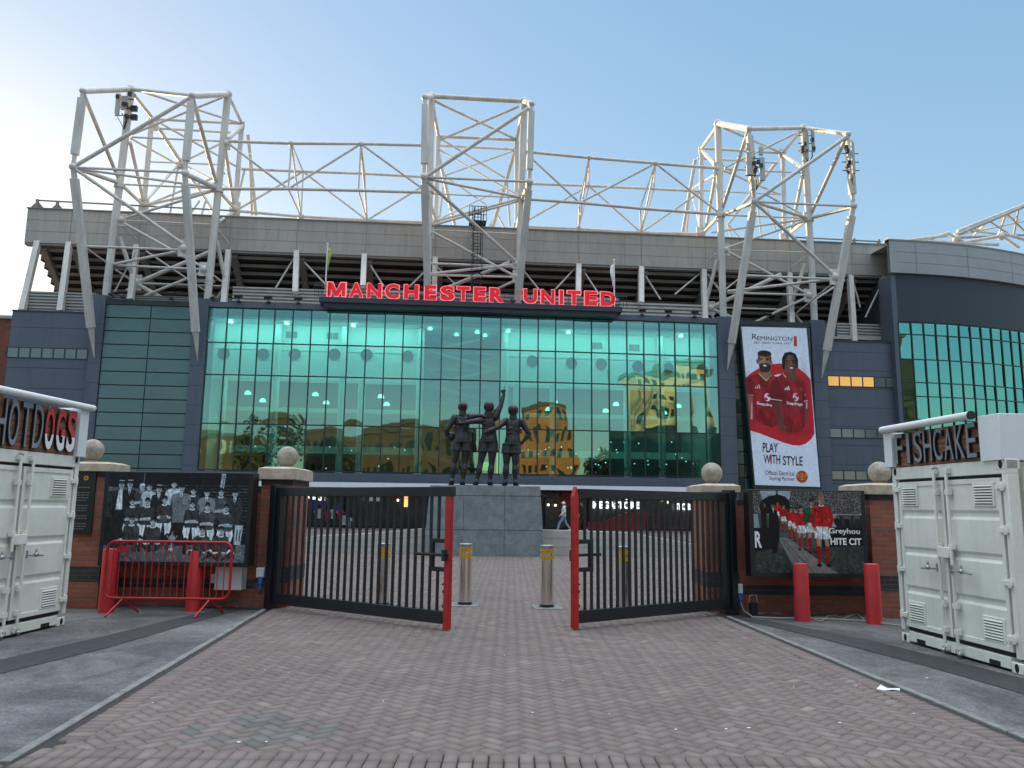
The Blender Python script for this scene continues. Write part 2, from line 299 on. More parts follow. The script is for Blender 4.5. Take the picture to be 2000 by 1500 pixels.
# ------------------------------------------------------------------ lettering
_fc = {}
def glyphs(s, offset=0.0, space=1.0, extrude=0.0):
    key = (s, offset, space)
    if key in _fc: return _fc[key]
    c = bpy.data.curves.new('t', 'FONT'); c.body = s; c.offset = offset; c.space_character = space; c.resolution_u = 4; c.fill_mode = 'FRONT'
    o = bpy.data.objects.new('t', c); COL.objects.link(o); dg = bpy.context.evaluated_depsgraph_get(); dg.update()
    me = bpy.data.meshes.new_from_object(o.evaluated_get(dg)); v = np.array([x.co[:2] for x in me.vertices]).reshape(-1, 2); f = [tuple(p.vertices) for p in me.polygons]
    e = {}
    for p in me.polygons:
        n = len(p.vertices)
        for i in range(n):
            a, b = p.vertices[i], p.vertices[(i+1) % n]; e[(a, b)] = e.get((a, b), 0)+1
    # weld by position for border detection
    be = [k for k in e if (k[1], k[0]) not in e]
    bpy.data.objects.remove(o); bpy.data.curves.remove(c); bpy.data.meshes.remove(me)
    _fc[key] = (v, f, be); return _fc[key]
def text(mb, s, org, ax, ay, wd, ht, nrm, depth=0.0, offset=0.0, space=1.0, shear=0.0, bbox=None):
    """letters filling wd x ht from org along unit axes; nrm points to the reader; depth thickens backwards"""
    v, f, be = glyphs(s, offset, space)
    if not len(v): return mb
    b = bbox if bbox is not None else (v.min(0), v.max(0))
    q = (v-b[0])/np.maximum(b[1]-b[0], 1e-6); org, ax, ay, nrm = map(Vector, (org, ax, ay, nrm))
    P = [org+ax*(x*wd+shear*y*ht)+ay*(y*ht) for x, y in q]
    mb.add(P, f)
    if depth: mb.add(P+[p-nrm*depth for p in P], [(a, a+len(P), c+len(P), c) for a, c in be])
    return mb
# ------------------------------------------------------------------ painter for printed panels
class Canvas:
    def __init__(s, W, H, aspect, col):
        s.W, s.H = W, H; s.a = np.empty((H, W, 3)); s.a[:] = col
        s.X, s.Y = np.meshgrid((np.arange(W)+.5)/W*aspect, (np.arange(H)+.5)/H); s.px = 1.0/H      # x 0..aspect, y 0 (top)..1
    def blend(s, m, col, op=1.0):
        m = (np.clip(m, 0, 1)*op)[..., None]; s.a = s.a*(1-m)+np.array(col)*m
    def ell(s, cx, cy, rx, ry, col, op=1, soft=1.2, rot=0):
        x, y = s.X-cx, s.Y-cy
        if rot: c, n = math.cos(rot), math.sin(rot); x, y = x*c+y*n, -x*n+y*c
        d = np.sqrt((x/rx)**2+(y/ry)**2); s.blend((1-d)*min(rx, ry)/(s.px*soft)+.5, col, op)
    def poly(s, pts, col, op=1):
        ins = np.zeros_like(s.X, bool); dmin = np.full_like(s.X, 9.)
        n = len(pts)
        for i in range(n):
            (x0, y0), (x1, y1) = pts[i], pts[(i+1) % n]
            if y0 != y1:
                c = ((y0 > s.Y) != (y1 > s.Y)) & (s.X < (x1-x0)*(s.Y-y0)/(y1-y0)+x0); ins ^= c
            L = (x1-x0)**2+(y1-y0)**2+1e-12; t = np.clip(((s.X-x0)*(x1-x0)+(s.Y-y0)*(y1-y0))/L, 0, 1)
            dmin = np.minimum(dmin, np.hypot(s.X-x0-t*(x1-x0), s.Y-y0-t*(y1-y0)))
        s.blend(np.where(ins, dmin, -dmin)/(s.px*1.2)+.5, col, op)
    def line(s, x0, y0, x1, y1, wd, col, op=1, w1=None):
        L = (x1-x0)**2+(y1-y0)**2+1e-12; t = np.clip(((s.X-x0)*(x1-x0)+(s.Y-y0)*(y1-y0))/L, 0, 1)
        ww = wd if w1 is None else wd+(w1-wd)*t
        s.blend((ww-np.hypot(s.X-x0-t*(x1-x0), s.Y-y0-t*(y1-y0)))/(s.px*1.2)+.5, col, op)
    def blur(s, k=1):
        for _ in range(k):
            p = np.pad(s.a, ((1, 1), (1, 1), (0, 0)), 'edge'); s.a = (p[1:-1, 1:-1]*2+p[:-2, 1:-1]+p[2:, 1:-1]+p[1:-1, :-2]+p[1:-1, 2:])/6
    def folds(s, col, amp, tol=.16, ang=1.2, cell=11):
        """soft creases, only where the print already has this cloth colour"""
        mk = np.clip(1-np.abs(s.a-np.array(col)).max(2)/tol, 0, 1); mk = np.minimum(1, mk*2)
        xx, yy = np.meshgrid(np.arange(s.W), np.arange(s.H)); u = (xx*math.cos(ang)+yy*math.sin(ang))/(cell*2.6); v = (-xx*math.sin(ang)+yy*math.cos(ang))/cell; u = u-u.min(); v = v-v.min()
        def vn(u, v):
            g = rng.random((int(u.max())+3, int(v.max())+3))-.5; i, j = u.astype(int), v.astype(int); fu, fv = u-i, v-j; fu = fu*fu*(3-2*fu); fv = fv*fv*(3-2*fv)
            return g[i, j]*(1-fu)*(1-fv)+g[i+1, j]*fu*(1-fv)+g[i, j+1]*(1-fu)*fv+g[i+1, j+1]*fu*fv
        n_ = vn(u, v)+.5*vn(u*2.1, v*2.1)+.3*vn(u*4, v*4); s.a = np.clip(s.a*(1+(n_*amp*2*mk)[..., None]), 0, 1)
    def noise(s, amp, cell, mask=None):
        h, w_ = int(s.H/cell)+2, int(s.W/cell)+2; g = rng.random((h, w_))-.5
        yy, xx = np.meshgrid(np.arange(s.H)/cell, np.arange(s.W)/cell, indexing='ij'); y0, x0 = yy.astype(int), xx.astype(int); fy, fx = yy-y0, xx-x0
        v = g[y0, x0]*(1-fx)*(1-fy)+g[y0, x0+1]*fx*(1-fy)+g[y0+1, x0]*(1-fx)*fy+g[y0+1, x0+1]*fx*fy
        v = v*amp if mask is None else v*amp*mask
        s.a = np.clip(s.a*(1+v[..., None]*2), 0, 1)
def panel_from(canvas, P, name, parent):
    """P: corners TL,TR,BR,BL; one mesh whose print is a colour per point (sRGB in)"""
    W, H = canvas.W, canvas.H; TL, TR, BR, BL = [np.array(p) for p in P]
    u, v = np.meshgrid(np.linspace(0, 1, W), np.linspace(0, 1, H)); u, v = u[..., None], v[..., None]
    pts = ((TL*(1-u)+TR*u)*(1-v)+(BL*(1-u)+BR*u)*v).reshape(-1, 3)
    Mi = np.array(ROOTM[parent].inverted()); pts = pts@Mi[:3, :3].T+Mi[:3, 3]
    i = (np.arange(H-1)[:, None]*W+np.arange(W-1)[None]).ravel(); q = np.stack([i, i+W, i+W+1, i+1], 1)
    me = quadmesh(name, pts, q, canvas.a.reshape(-1, 3)); return link(name, me, M['print'], parent, smooth=False)
def quadmesh(name, pts, q, col):
    me = bpy.data.meshes.new(name); me.vertices.add(len(pts)); me.vertices.foreach_set('co', pts.astype(np.float32).ravel())
    me.loops.add(q.size); me.loops.foreach_set('vertex_index', q.astype(np.int32).ravel()); me.polygons.add(len(q))
    me.polygons.foreach_set('loop_start', np.arange(0, q.size, 4, dtype=np.int32)); me.update(calc_edges=True)
    a = me.color_attributes.new('print', 'FLOAT_COLOR', 'POINT'); c = np.clip(col, 0, 1); lin = np.where(c <= .04045, c/12.92, ((c+.055)/1.055)**2.4)
    a.data.foreach_set('color', np.concatenate([lin, np.ones((len(lin), 1))], 1).astype(np.float32).ravel()); me.validate(); return me
# ================================================================== GROUND
m = MB(); m.quad((-400, -300, -.012), (400, -300, -.012), (400, 500, -.012), (-400, 500, -.012)); tag(m.build('ground', M['asphalt']), kind='structure')
P0, P1 = G(20, 1490), G(522, 1190); P2, P3 = G(1418, 1206), G(2000, 1446)
P3 = P2+(P3-P2)*1.25
# dark resurfaced strips beside the paving
for k, qs in enumerate(([(-60, 1302), (200, 1243), (330, 1211), (470, 1180), (500, 1183), (380, 1215), (220, 1262), (-60, 1330)], [(1440, 1207), (1500, 1212), (1700, 1250), (2080, 1345), (2080, 1378), (1800, 1298), (1600, 1246), (1470, 1215)])):
    o = MB().quad(*[G(x, y, -.006) for x, y in qs][::-1]).build('asphalt_strip', M['strip']); tag(o, kind='structure')
# concrete edging on both sides of the paved drive
def kerbline(a, b, n, name):
    mb = MB(); d = (b-a); L = d.length; d.normalize(); pr = Vector((-d.y, d.x, 0))
    k = int(L/.9)
    for i in range(k):
        j = rnd.uniform(-.006, .006); mb.obox(a+d*(i*L/k)+pr*(n+j)-Vector((0, 0, .1)), d*(L/k-.012), pr*.075, (0, 0, .118+rnd.uniform(-.004, .004)))
    tag(mb.build(name, M['kerb'], bevel=.008), kind='structure')
kerbline(P0, P1, .0, 'kerb_edging'); kerbline(P2, P3, .0, 'kerb_edging')
kerbline(Vector((P0.x-.05, 5.36, 0)), Vector((6.2, 5.30, 0)), -.08, 'kerb_edging')
# clay pavers: every brick modelled, herringbone at 45 degrees, soldier courses along the edges
bricks = []       # centre, axis angle, length, width, z0, z1z
def inside(p, poly):
    c = False; n = len(poly)
    for i in range(n):
        x0, y0 = poly[i]; x1, y1 = poly[(i+1) % n]
        if (y0 > p[1]) != (y1 > p[1]) and p[0] < (x1-x0)*(p[1]-y0)/(y1-y0)+x0: c = not c
    return c
def ofs(a, b, d):
    t = (b-a).normalized(); return Vector((-t.y, t.x, 0))*d
ol, orr = ofs(P0, P1, -.33), ofs(P2, P3, -.34)
P0s = P0+(P1-P0)*.05
poly = [(P0s.x+ol.x*.75-.05, 5.76), (P1.x+ol.x*.75, P1.y+ol.y*.75), (P1.x+.1, 13.6), (-5.2, 13.7), (-9.5, 29.5), (9.5, 29.5), (5.2, 13.7), (P2.x-.1, 13.5), (P2.x+orr.x*.75, P2.y+orr.y*.75), (P3.x+orr.x*.75, P3.y+orr.y*.75), (P3.x+orr.x*.75, 5.76)]
fine = lambda y: .2
Lb = .2; Wb = .1
c45, s45 = math.cos(math.pi/4), math.sin(math.pi/4)
for i in range(-190, 430):
    for j in range(-190, 430):
        k = (i-j) % 4
        if k == 0: u, v, ang = (i+1)*Wb, (j+.5)*Wb, 0
        elif k == 2: u, v, ang = (i+.5)*Wb, (j+0)*Wb, math.pi/2
        else: continue
        x, y = u*c45-v*s45, u*s45+v*c45+1.0
        if y < 5.7 or y > 30 or abs(x) > 10: continue
        if inside((x, y), poly): bricks.append((x, y, ang+math.pi/4, Lb, Wb))
NH = len(bricks)
for row in (5.71, 5.505):
    x = P0.x+.1
    while x < 6:
        bricks.append((x, row, math.pi/2, .2, .1)); x += .103
for a, b, of in ((P0, P1, ol), (P2, P3, orr)):
    d = (b-a); L = d.length; d.normalize(); an = math.atan2(d.y, d.x)
    for s_ in np.arange(.5 if a is P0 else .05, L, .103):
        p = a+d*float(s_)+of*.57
        if p.y > 5.85: bricks.append((p.x, p.y, an+math.pi/2, .2, .1))
B = np.array(bricks); n = len(B)
gap = .0075; hl, hw = B[:, 3]/2-gap/2, B[:, 4]/2-gap/2; ca, sa = np.cos(B[:, 2]), np.sin(B[:, 2])
z1 = rng.normal(0, .0012, n); z1[NH:] += .005; tx, ty = rng.normal(0, .005, n), rng.normal(0, .005, n)
pts = np.empty((n, 8, 3))
for q, (sx, sy) in enumerate(((-1, -1), (1, -1), (1, 1), (-1, 1))):
    for lvl in (0, 1):
        ins = .0035 if lvl else 0
        lx, ly = sx*(hl-ins), sy*(hw-ins)
        pts[:, q+4*lvl, 0] = B[:, 0]+lx*ca-ly*sa; pts[:, q+4*lvl, 1] = B[:, 1]+lx*sa+ly*ca
        pts[:, q+4*lvl, 2] = (.012+z1+lx*tx+ly*ty) if lvl else -.004
base = (np.arange(n)*8)[:, None]
qs = np.stack([base+np.array(q) for q in ((4, 5, 6, 7), (0, 1, 5, 4), (1, 2, 6, 5), (2, 3, 7, 6), (3, 0, 4, 7))], 1).reshape(-1, 4)
tone = np.clip(rng.normal(1, .032, n), .65, 1.4)[:, None]
colr = np.array([.470, .432, .414])*tone + rng.normal(0, .003, (n, 3))
gre = (np.hypot(B[:, 0]+1.85, (B[:, 1]-6.35)*1.3) < .55) & (rng.random(n) < .8)      # patch of replaced grey blocks
colr[gre] = np.array([.425, .42, .41])*tone[gre]
lightb = rng.random(n) < .03; colr[lightb] *= 1.09
me = quadmesh('paving', pts.reshape(-1, 3), qs, np.repeat(colr, 8, 0)); tag(link('paving', me, M['paver'], smooth=False), kind='structure')
bp_ = [(P0.x, 5.3), (P1.x, P1.y), (-5.6, 13.6), (-10, 29.6), (10, 29.6), (5.6, 13.6), (P2.x, P2.y), (P3.x, P3.y), (P3.x, 5.3)]
tag(MB().quad(*[(x, y, -.003) for x, y in bp_][::-1]).build('paving_bed', M['sand']), kind='structure')
# upper plaza before the shopfront, gently ramped
up = MB(); up.quad((-30, 29.0, .0), (30, 29.0, .0), (30, 47, .30), (-30, 47, .30)); up.quad((-40, 47, .30), (40, 47, .30), (40, 62, .30), (-40, 62, .30))
tag(up.build('upper_plaza', brickmat('plaza_pavers', (.17, .115, .11), (.14, .10, .10), (.08, .07, .07), .3, .15)), kind='structure')
# scraps of litter
lit = [(1735, 1347, .07), (1672, 1340, .02), (220, 1350, .012), (518, 1309, .02), (563, 1314, .015), (604, 1238, .02), (565, 1212, .018), (298, 1373, .02), (466, 1450, .03), (520, 1449, .02), (1040, 1392, .02), (1463, 1422, .03), (1418, 1424, .025), (1190, 1395, .015), (1640, 1412, .03), (1853, 1243, .05), (1811, 1324, .025), (748, 1370, .02), (800, 1250, .02), (985, 1280, .02), (1550, 1342, .02), (1785, 1394, .02), (1290, 1300, .018), (1100, 1330, .014), (900, 1300, .014), (1320, 1425, .03)]
mb = MB()
for x, y, r in lit[1:]:
    p = G(x, y, .016); q = [p+Vector((math.cos(t)*r*rnd.uniform(.3, .6), math.sin(t)*r*rnd.uniform(.3, .6), rnd.uniform(0, .012))) for t in (0, 1.3, 2.6, 4, 5.2)]
    mb.prism([(v.x, v.y) for v in q], (0, 0, p.z), (1, 0, 0), (0, 1, 0), (0, 0, .004))
tag(mb.build('litter', M['sheet'], smooth=False), kind='stuff', label='small pale scraps and gum spots strewn over the paving', cat='litter')
p = G(1735, 1347, .02); mb = MB()
mb.add([p+Vector(v) for v in ((-.10, .03, 0), (-.04, .07, .03), (0, .01, .01), (.10, -.02, .0), (.12, .02, .012), (.02, -.05, .012), (-.06, -.03, .0))], [(0, 6, 2, 1), (6, 5, 2), (2, 5, 3, 4)])
o = mb.build('napkin', M['sheet'], smooth=False); sm = o.modifiers.new('s', 'SOLIDIFY'); sm.thickness = .003
tag(o, 'crumpled white napkin lying on the brick paving by the right-hand kerb', 'napkin')

# ================================================================== GATE PILLARS AND WALLS
def pillar(x0, x1, y0, zt, zc, zb, lab, ov=.09, dep=.95, rb=.185, capx=None):
    r_ = root('gate_pillar', lab, 'gate pillar', ((x0+x1)/2, y0+dep/2, 0), group='brick pillars of the gateway')
    MB().box(x0, x1, y0, y0+dep, -.02, .42).build('plinth_course', M['brick'], r_)
    MB().box(x0-.004, x1+.004, y0-.004, y0+dep+.004, .42, .66).build('dark_course', M['bluebrick'], r_)
    MB().box(x0, x1, y0, y0+dep, .66, zt-.09).build('shaft', M['brick'], r_)
    MB().box(x0-.006, x1+.006, y0-.006, y0+dep+.006, zt-.09, zt).build('top_course', M['bluebrick'], r_)
    a0, a1 = capx or (x0-ov, x1+ov); b0, b1 = y0-ov, y0+dep+ov; cx, cy = (a0+a1)/2, (b0+b1)/2; i = .10
    c = MB().box(a0, a1, b0, b1, zt, zc-.035)
    c.add([(a0, b0, zc-.035), (a1, b0, zc-.035), (a1, b1, zc-.035), (a0, b1, zc-.035), (a0+i, b0+i, zc), (a1-i, b0+i, zc), (a1-i, b1-i, zc), (a0+i, b1-i, zc)], [(0, 1, 5, 4), (1, 2, 6, 5), (2, 3, 7, 6), (3, 0, 4, 7), (4, 5, 6, 7)])
    c.build('cap', M['stone'], r_, bevel=.012)
    n = MB().lathe([(.13, zc-.01), (.13, zc+.015), (.085, zc+.03), (.075, zb-rb+.03)], (cx, cy, 0)); n.build('neck', M['ballstone'], r_)
    MB().ball((cx, cy, zb), rb, 32, 20).build('ball', M['ballstone'], r_)
    return r_
pl = [pillar(-7.55, -6.68, 13.25, 2.20, 2.36, 2.57, 'outer left brick pillar with ball finial, black notice plaque, half behind the hot dog container', dep=.5, capx=(-7.62, -6.60)),
      pillar(-4.22, -3.70, 13.55, 2.11, 2.33, 2.53, 'brick pillar with ball finial between the black and white mural and the left gate', ov=.06, dep=1.1),
      pillar(3.28, 3.82, 13.55, 1.98, 2.13, 2.33, 'brick pillar with ball finial between the right gate and the red team mural', ov=.06, dep=1.1),
      pillar(5.93, 6.78, 13.25, 1.97, 2.16, 2.36, 'outer right brick pillar with ball finial beside the fishcake container', ov=.07, dep=1.0)]
# notice plaque on the outer left pillar
r_ = root('notice_plaque', 'black notice plaque with small round crest and lines of text on outer left pillar', 'plaque', (-7.1, 13.23, 1.5))
MB().box(-7.5, -6.86, 13.215, 13.248, 1.18, 2.19).build('board', M['plaque'], r_, bevel=.004)
mb = MB()
for i in range(17):
    if i in (1, 6, 10, 13): continue
    z = 1.93-.042*i; x = -7.34
    while x < -6.98:
        l = rnd.uniform(.02, .06); mb.box(x, min(x+l, -6.95), 13.211, 13.2149, z, z+.012); x += l+.014
mb.build('text_lines', M['plaqueink'], r_)
mb = MB().lathe([(.04, 0), (.04, .003)], (0, 0, 0), 20); mb.v = [(-7.02+x, 13.2145-z, 2.09+y) for x, y, z in mb.v]; mb.build('crest', M['goldink'], r_)
mb = MB().lathe([(.018, 0), (.018, .003)], (0, 0, 0), 16); mb.v = [(-7.02+x, 13.2112-z, 2.09+y) for x, y, z in mb.v]; mb.build('crest_centre', M['redink'], r_)
def lowwall(x0, x1, y0, zt, lab):
    r_ = root('brick_wall', lab, 'wall', ((x0+x1)/2, y0, 0), group='low brick walls beside the gateway')
    MB().box(x0, x1, y0, y0+.33, -.02, .30).build('lower_brickwork', M['brick'], r_)
    MB().box(x0, x1, y0-.003, y0+.333, .30, .46).build('dark_course', M['bluebrick'], r_)
    MB().box(x0, x1, y0, y0+.33, .46, zt-.07).build('upper_brickwork', M['brick'], r_)
    MB().box(x0, x1, y0-.012, y0+.342, zt-.07, zt).build('coping', M['bluebrick'], r_)
lowwall(-6.675, -4.225, 13.62, 1.98, 'low brick wall with dark brick band under the black and white team mural')
lowwall(3.825, 5.925, 13.62, 1.86, 'low brick wall with dark brick band under the red team mural')

# ---------------- murals
def mural(lab, x0, x1, y, z0, z1, cv):
    r_ = root('mural', lab, 'mural', ((x0+x1)/2, y, z0), group='printed team murals on the gateway walls')
    MB().box(x0-.07, x1+.07, y, y+.30, z0-.07, z1+.02).build('frame', M['black'], r_, bevel=.006)
    panel_from(cv, [(x0, y-.003, z1), (x1, y-.003, z1), (x1, y-.003, z0), (x0, y-.003, z0)], 'print', r_); return r_
A = 1.69; cv = Canvas(620, 367, A, (.05, .06, .075))
g_ = lambda v: (v*.90, v*1.0, v*1.03)
for k in range(16):                                                    # terraces
    y = .14+k*.035
    for j in range(70):
        x = rnd.uniform(.62, A); cv.line(x, y+rnd.uniform(-.004, .004), x+rnd.uniform(.01, .05), y, .0035, g_(rnd.uniform(.08, .34)), .8)
cv.poly([(0, .16), (.62, .19), (.62, .24), (0, .21)], g_(.26)); cv.poly([(0, .21), (.6, .24), (.6, .5), (0, .5)], g_(.13))
cv.poly([(1.36, 0), (1.41, 0), (1.38, .30), (1.335, .30)], g_(.55)); cv.line(1.39, .02, 1.36, .28, .006, g_(.25)); cv.line(.43, 0, .42, .2, .006, g_(.3))
cv.poly([(0, .82), (A, .80), (A, 1), (0, 1)], g_(.30)); cv.noise(.25, 5); cv.noise(.12, 2)
def man(x, y, s, shirt, collar=None, hat=None, face=.66, wide=1.0, arms=None, suit=False, moust=False, bottom=None):
    """head centre (x,y), s = head half-height"""
    w_ = s*2.15*wide; b = bottom or y+s*7.5
    cv.poly([(x-w_*.38, y+s*1.25), (x-w_*.95, y+s*1.75), (x-w_*1.08, y+s*3.2), (x-w_*1.12, y+s*5), (x-w_*.86, b), (x+w_*.86, b), (x+w_*1.12, y+s*5), (x+w_*1.08, y+s*3.2), (x+w_*.95, y+s*1.75), (x+w_*.38, y+s*1.25)], g_(shirt))
    cv.poly([(x-w_*1.08, y+s*3.2), (x-w_*1.12, y+s*5), (x-w_*.86, b), (x-w_*.72, b), (x-w_*.8, y+s*3.6)], g_(shirt*.6)); cv.poly([(x+w_*.2, y+s*2), (x+w_*.75, y+s*2), (x+w_*.7, y+s*4.4), (x+w_*.3, y+s*4.6)], g_(shirt*1.25), .5)
    for t in range(4): cv.line(x+rnd.uniform(-.8, .6)*w_, y+s*rnd.uniform(2.2, 4), x+rnd.uniform(-.6, .8)*w_, y+s*rnd.uniform(4, 6.5), s*.07, g_(shirt*.55), .6)
    cv.poly([(x-s*.36, y+s*.6), (x+s*.36, y+s*.6), (x+s*.42, y+s*1.5), (x-s*.42, y+s*1.5)], g_(face*.7))
    if suit:
        cv.poly([(x-s*.62, y+s*1.25), (x+s*.62, y+s*1.25), (x+s*.05, y+s*3.6)], g_(.78)); cv.poly([(x-s*.13, y+s*1.45), (x+s*.13, y+s*1.45), (x+s*.1, y+s*3), (x-s*.05, y+s*3)], g_(.07))
        cv.line(x-s*.62, y+s*1.3, x, y+s*3.7, s*.12, g_(shirt*.7)); cv.line(x+s*.62, y+s*1.3, x+s*.05, y+s*3.7, s*.12, g_(shirt*.7))
    elif collar: cv.ell(x, y+s*1.42, s*.85, s*.34, g_(collar)); cv.ell(x, y+s*1.24, s*.55, s*.26, g_(face*.62))
    cv.ell(x, y, s*.74, s, g_(face)); cv.ell(x+s*.4, y+s*.1, s*.4, s*.8, g_(face*.72), .6, 5); cv.ell(x-s*.76, y+s*.05, s*.13, s*.24, g_(face*.75)); cv.ell(x+s*.76, y+s*.05, s*.13, s*.24, g_(face*.6))
    for e in (-.3, .3): cv.ell(x+e*s, y-s*.05, s*.2, s*.11, g_(.13)); cv.line(x+e*s-s*.16, y-s*.25, x+e*s+s*.16, y-s*.25, s*.05, g_(.16))
    cv.line(x+s*.05, y, x+s*.08, y+s*.34, s*.07, g_(face*.6)); cv.line(x-s*.22, y+s*.57, x+s*.22, y+s*.57, s*.06, g_(.2))
    if moust: cv.ell(x, y+s*.48, s*.36, s*.13, g_(.1))
    if hat == 'cap': cv.ell(x, y-s*.72, s*.86, s*.5, g_(.09)); cv.ell(x, y-s*.42, s*.9, s*.14, g_(.06))
    elif hat == 'boater': cv.poly([(x-s*.75, y-s*1.35), (x+s*.75, y-s*1.35), (x+s*.8, y-s*.55), (x-s*.8, y-s*.55)], g_(.09)); cv.line(x-s*.7, y-s*1.32, x+s*.75, y-s*1.28, s*.09, g_(.75)); cv.ell(x, y-s*.55, s*1.35, s*.17, g_(.1))
    elif hat == 'white': cv.ell(x, y-s*.6, s*.78, s*.42, g_(.75))
    else: cv.ell(x, y-s*.78, s*.72, s*.42, g_(.07)); cv.ell(x-s*.62, y-s*.4, s*.18, s*.4, g_(.07)); cv.ell(x+s*.62, y-s*.4, s*.18, s*.4, g_(.07))
    if arms:
        yy = y+s*arms; cv.line(x-w_*.75, yy+s*.35, x+w_*.35, yy, s*.42, g_(face*.95), w1=s*.3); cv.line(x+w_*.8, yy+s*.35, x-w_*.3, yy+s*.4, s*.40, g_(face*.85), w1=s*.28); cv.ell(x+w_*.45, yy, s*.35, s*.3, g_(face)); cv.line(x-w_*.6, yy+s*.75, x+w_*.6, yy+s*.8, s*.12, g_(shirt*.5))
def legs(x, y, s, sh=.80):
    for e in (-1, 1): cv.poly([(x+e*s*.1, y), (x+e*s*2.3, y+s*.1), (x+e*s*2.6, y+s*1.7), (x+e*s*1.9, y+s*4.2), (x+e*s*.7, y+s*4.2)], g_(sh)); cv.line(x+e*s*1.2, y+s*.5, x+e*s*1.3, y+s*3.8, s*.12, g_(sh*.6), .6); cv.line(x+e*s*1.5, y+s*4.2, x+e*s*1.6, y+s*8, s*.6, g_(.10))
T = lambda cx, cy: ((cx-120)/1040, (cy-80)/1056*1.0)       # crop pixels to panel coordinates
hs = .040
for cx, cy, kw in [(285, 230, dict(shirt=.10, hat='boater', suit=True, moust=True, bottom=.62)), (390, 225, dict(shirt=.09, hat='boater', suit=True, moust=True)), (545, 250, dict(shirt=.20, hat='white', collar=.5, arms=4.2)), (635, 245, dict(shirt=.62, collar=.7)), (760, 280, dict(shirt=.08, hat='boater', suit=True, moust=True)), (942, 212, dict(shirt=.70, collar=.6, wide=1.1, face=.7)), (1190, 290, dict(shirt=.12, collar=.8)), (1538, 300, dict(shirt=.22, collar=.75, arms=5.2)), (1715, 318, dict(shirt=.14, suit=True, hat='cap', moust=True, bottom=.66))]:
    x, y = T(cx, cy); man(x, y, hs, **kw)
for x0 in (T(1765, 0)[0],): cv.poly([(x0-.13, .6), (x0+.02, .6), (x0-.02, .95), (x0-.12, .95)], g_(.09))
x, y = T(285, 230); cv.poly([(x-.10, .5), (x+.08, .5), (x+.05, .98), (x-.13, .98)], g_(.085)); cv.poly([(x-.03, .2), (x+.015, .2), (x+.03, .42), (x-.05, .42)], g_(.72))
x, y = T(1040, 262); cv.poly([(x-.11, .45), (x+.1, .45), (x+.09, .82), (x-.08, .82)], g_(.085)); man(x, y, hs*1.05, .36, hat='cap', suit=True, moust=True, wide=1.25, bottom=.56)
x, y = T(1362, 312); man(x, y, hs, .40, hat='cap', suit=True, wide=1.15, bottom=.56)
for cx, cy in ((440, 428), (628, 425), (842, 400), (1190, 450), (1380, 475), (1615, 492)):
    x, y = T(cx, cy); legs(x, y+hs*6.0, hs*.95); man(x, y, hs, .16+.04*(cx > 1200), collar=.85, arms=4.7, moust=cx in (440, 1615), bottom=y+hs*6.6)
x, y = T(840, 630); cv.ell(x, y, .045, .046, g_(.24)); cv.ell(x-.01, y-.015, .02, .018, g_(.36), .6, 4)
for cx, cy in ((450, 640), (715, 660), (1335, 760), (1570, 760)):
    x, y = T(cx, cy)
    for e in (-1, 1): cv.line(x+e*hs*1.2, y+hs*5.6, x+e*hs*3.6, y+hs*6.2, hs*.85, g_(.76), w1=hs*.6); cv.line(x+e*hs*3.4, y+hs*6.3, x+e*hs*.6, y+hs*8.2, hs*.6, g_(.14), w1=hs*.4)
    man(x, y, hs*1.08, .17, collar=.8, arms=0, bottom=y+hs*6)
x, y = T(965, 850); cv.ell(x, y, .035, .03, g_(.55)); cv.line(x, y-.06, x, y+.14, .008, g_(.5)); cv.ell(x, y+.13, .035, .018, g_(.6)); cv.line(x-.06, y-.02, x-.03, y+.02, .006, g_(.5)); cv.line(x+.06, y-.02, x+.03, y+.02, .006, g_(.5))
x, y = T(1785, 800); cv.poly([(x-.045, y-.1), (x+.05, y-.1), (x+.03, y+.12), (x-.05, y+.12)], g_(.62)); cv.line(x-.015, y-.04, x-.02, y+.07, .008, g_(.2)); cv.line(x+.02, y-.04, x+.012, y+.07, .008, g_(.2))
cv.folds(g_(.17), .28, .12, 1.1, 8); cv.folds(g_(.38), .2, .12, 1.3, 8); cv.folds(g_(.8), .16, .2, 1.2, 8); cv.folds(g_(.10), .3, .06, 1.2, 8); cv.blur(1); cv.noise(.16, 2.2); cv.noise(.12, 9); cv.a = np.clip(cv.a*1.16+.012, 0, 1)**.88
mural('black and white mural of an old football team posing in three rows', -6.58, -4.29, 13.10, .76, 2.18, cv)
# right mural: team walking out on boards before a crowd
A = 1.475; cv = Canvas(560, 380, A, (.30, .30, .30))
for k in range(5200):
    x, y = rnd.uniform(0, A), rnd.uniform(0, .30); v = rnd.choice((.06, .10, .16, .30, .5, .62)); cv_r = .006
    i, j = int(y*380), int(x/A*560); cv.a[max(0, i-1):i+2, max(0, j-1):j+2] = np.array((v*1.02, v*.97, v*.95))
cv.poly([(.10, 0), (.52, 0), (.50, .10), (.13, .12)], (.60, .64, .66)); cv.poly([(.12, .12), (.22, .065), (.35, .05), (.44, .07), (.50, .13), (.50, .28), (.10, .28)], (.045, .045, .045))
cv.line(.33, .0, .33, .06, .014, (.08, .08, .08)); cv.line(.33, .0, .33, .03, .008, (.35, .38, .36))
cv.poly([(0, .27), (.12, .27), (.12, .46), (0, .48)], (.24, .26, .27)); cv.poly([(0, .29), (.06, .29), (.08, .46), (0, .46)], (.52, .58, .60))
cv.poly([(1.0, .28), (A, .28), (A, .45), (1.0, .45)], (.13, .14, .14)); cv.poly([(1.02, .29), (1.14, .29), (1.12, .44), (1.0, .44)], (.55, .6, .6)); cv.line(1.0, .285, A, .285, .007, (.55, .56, .55))
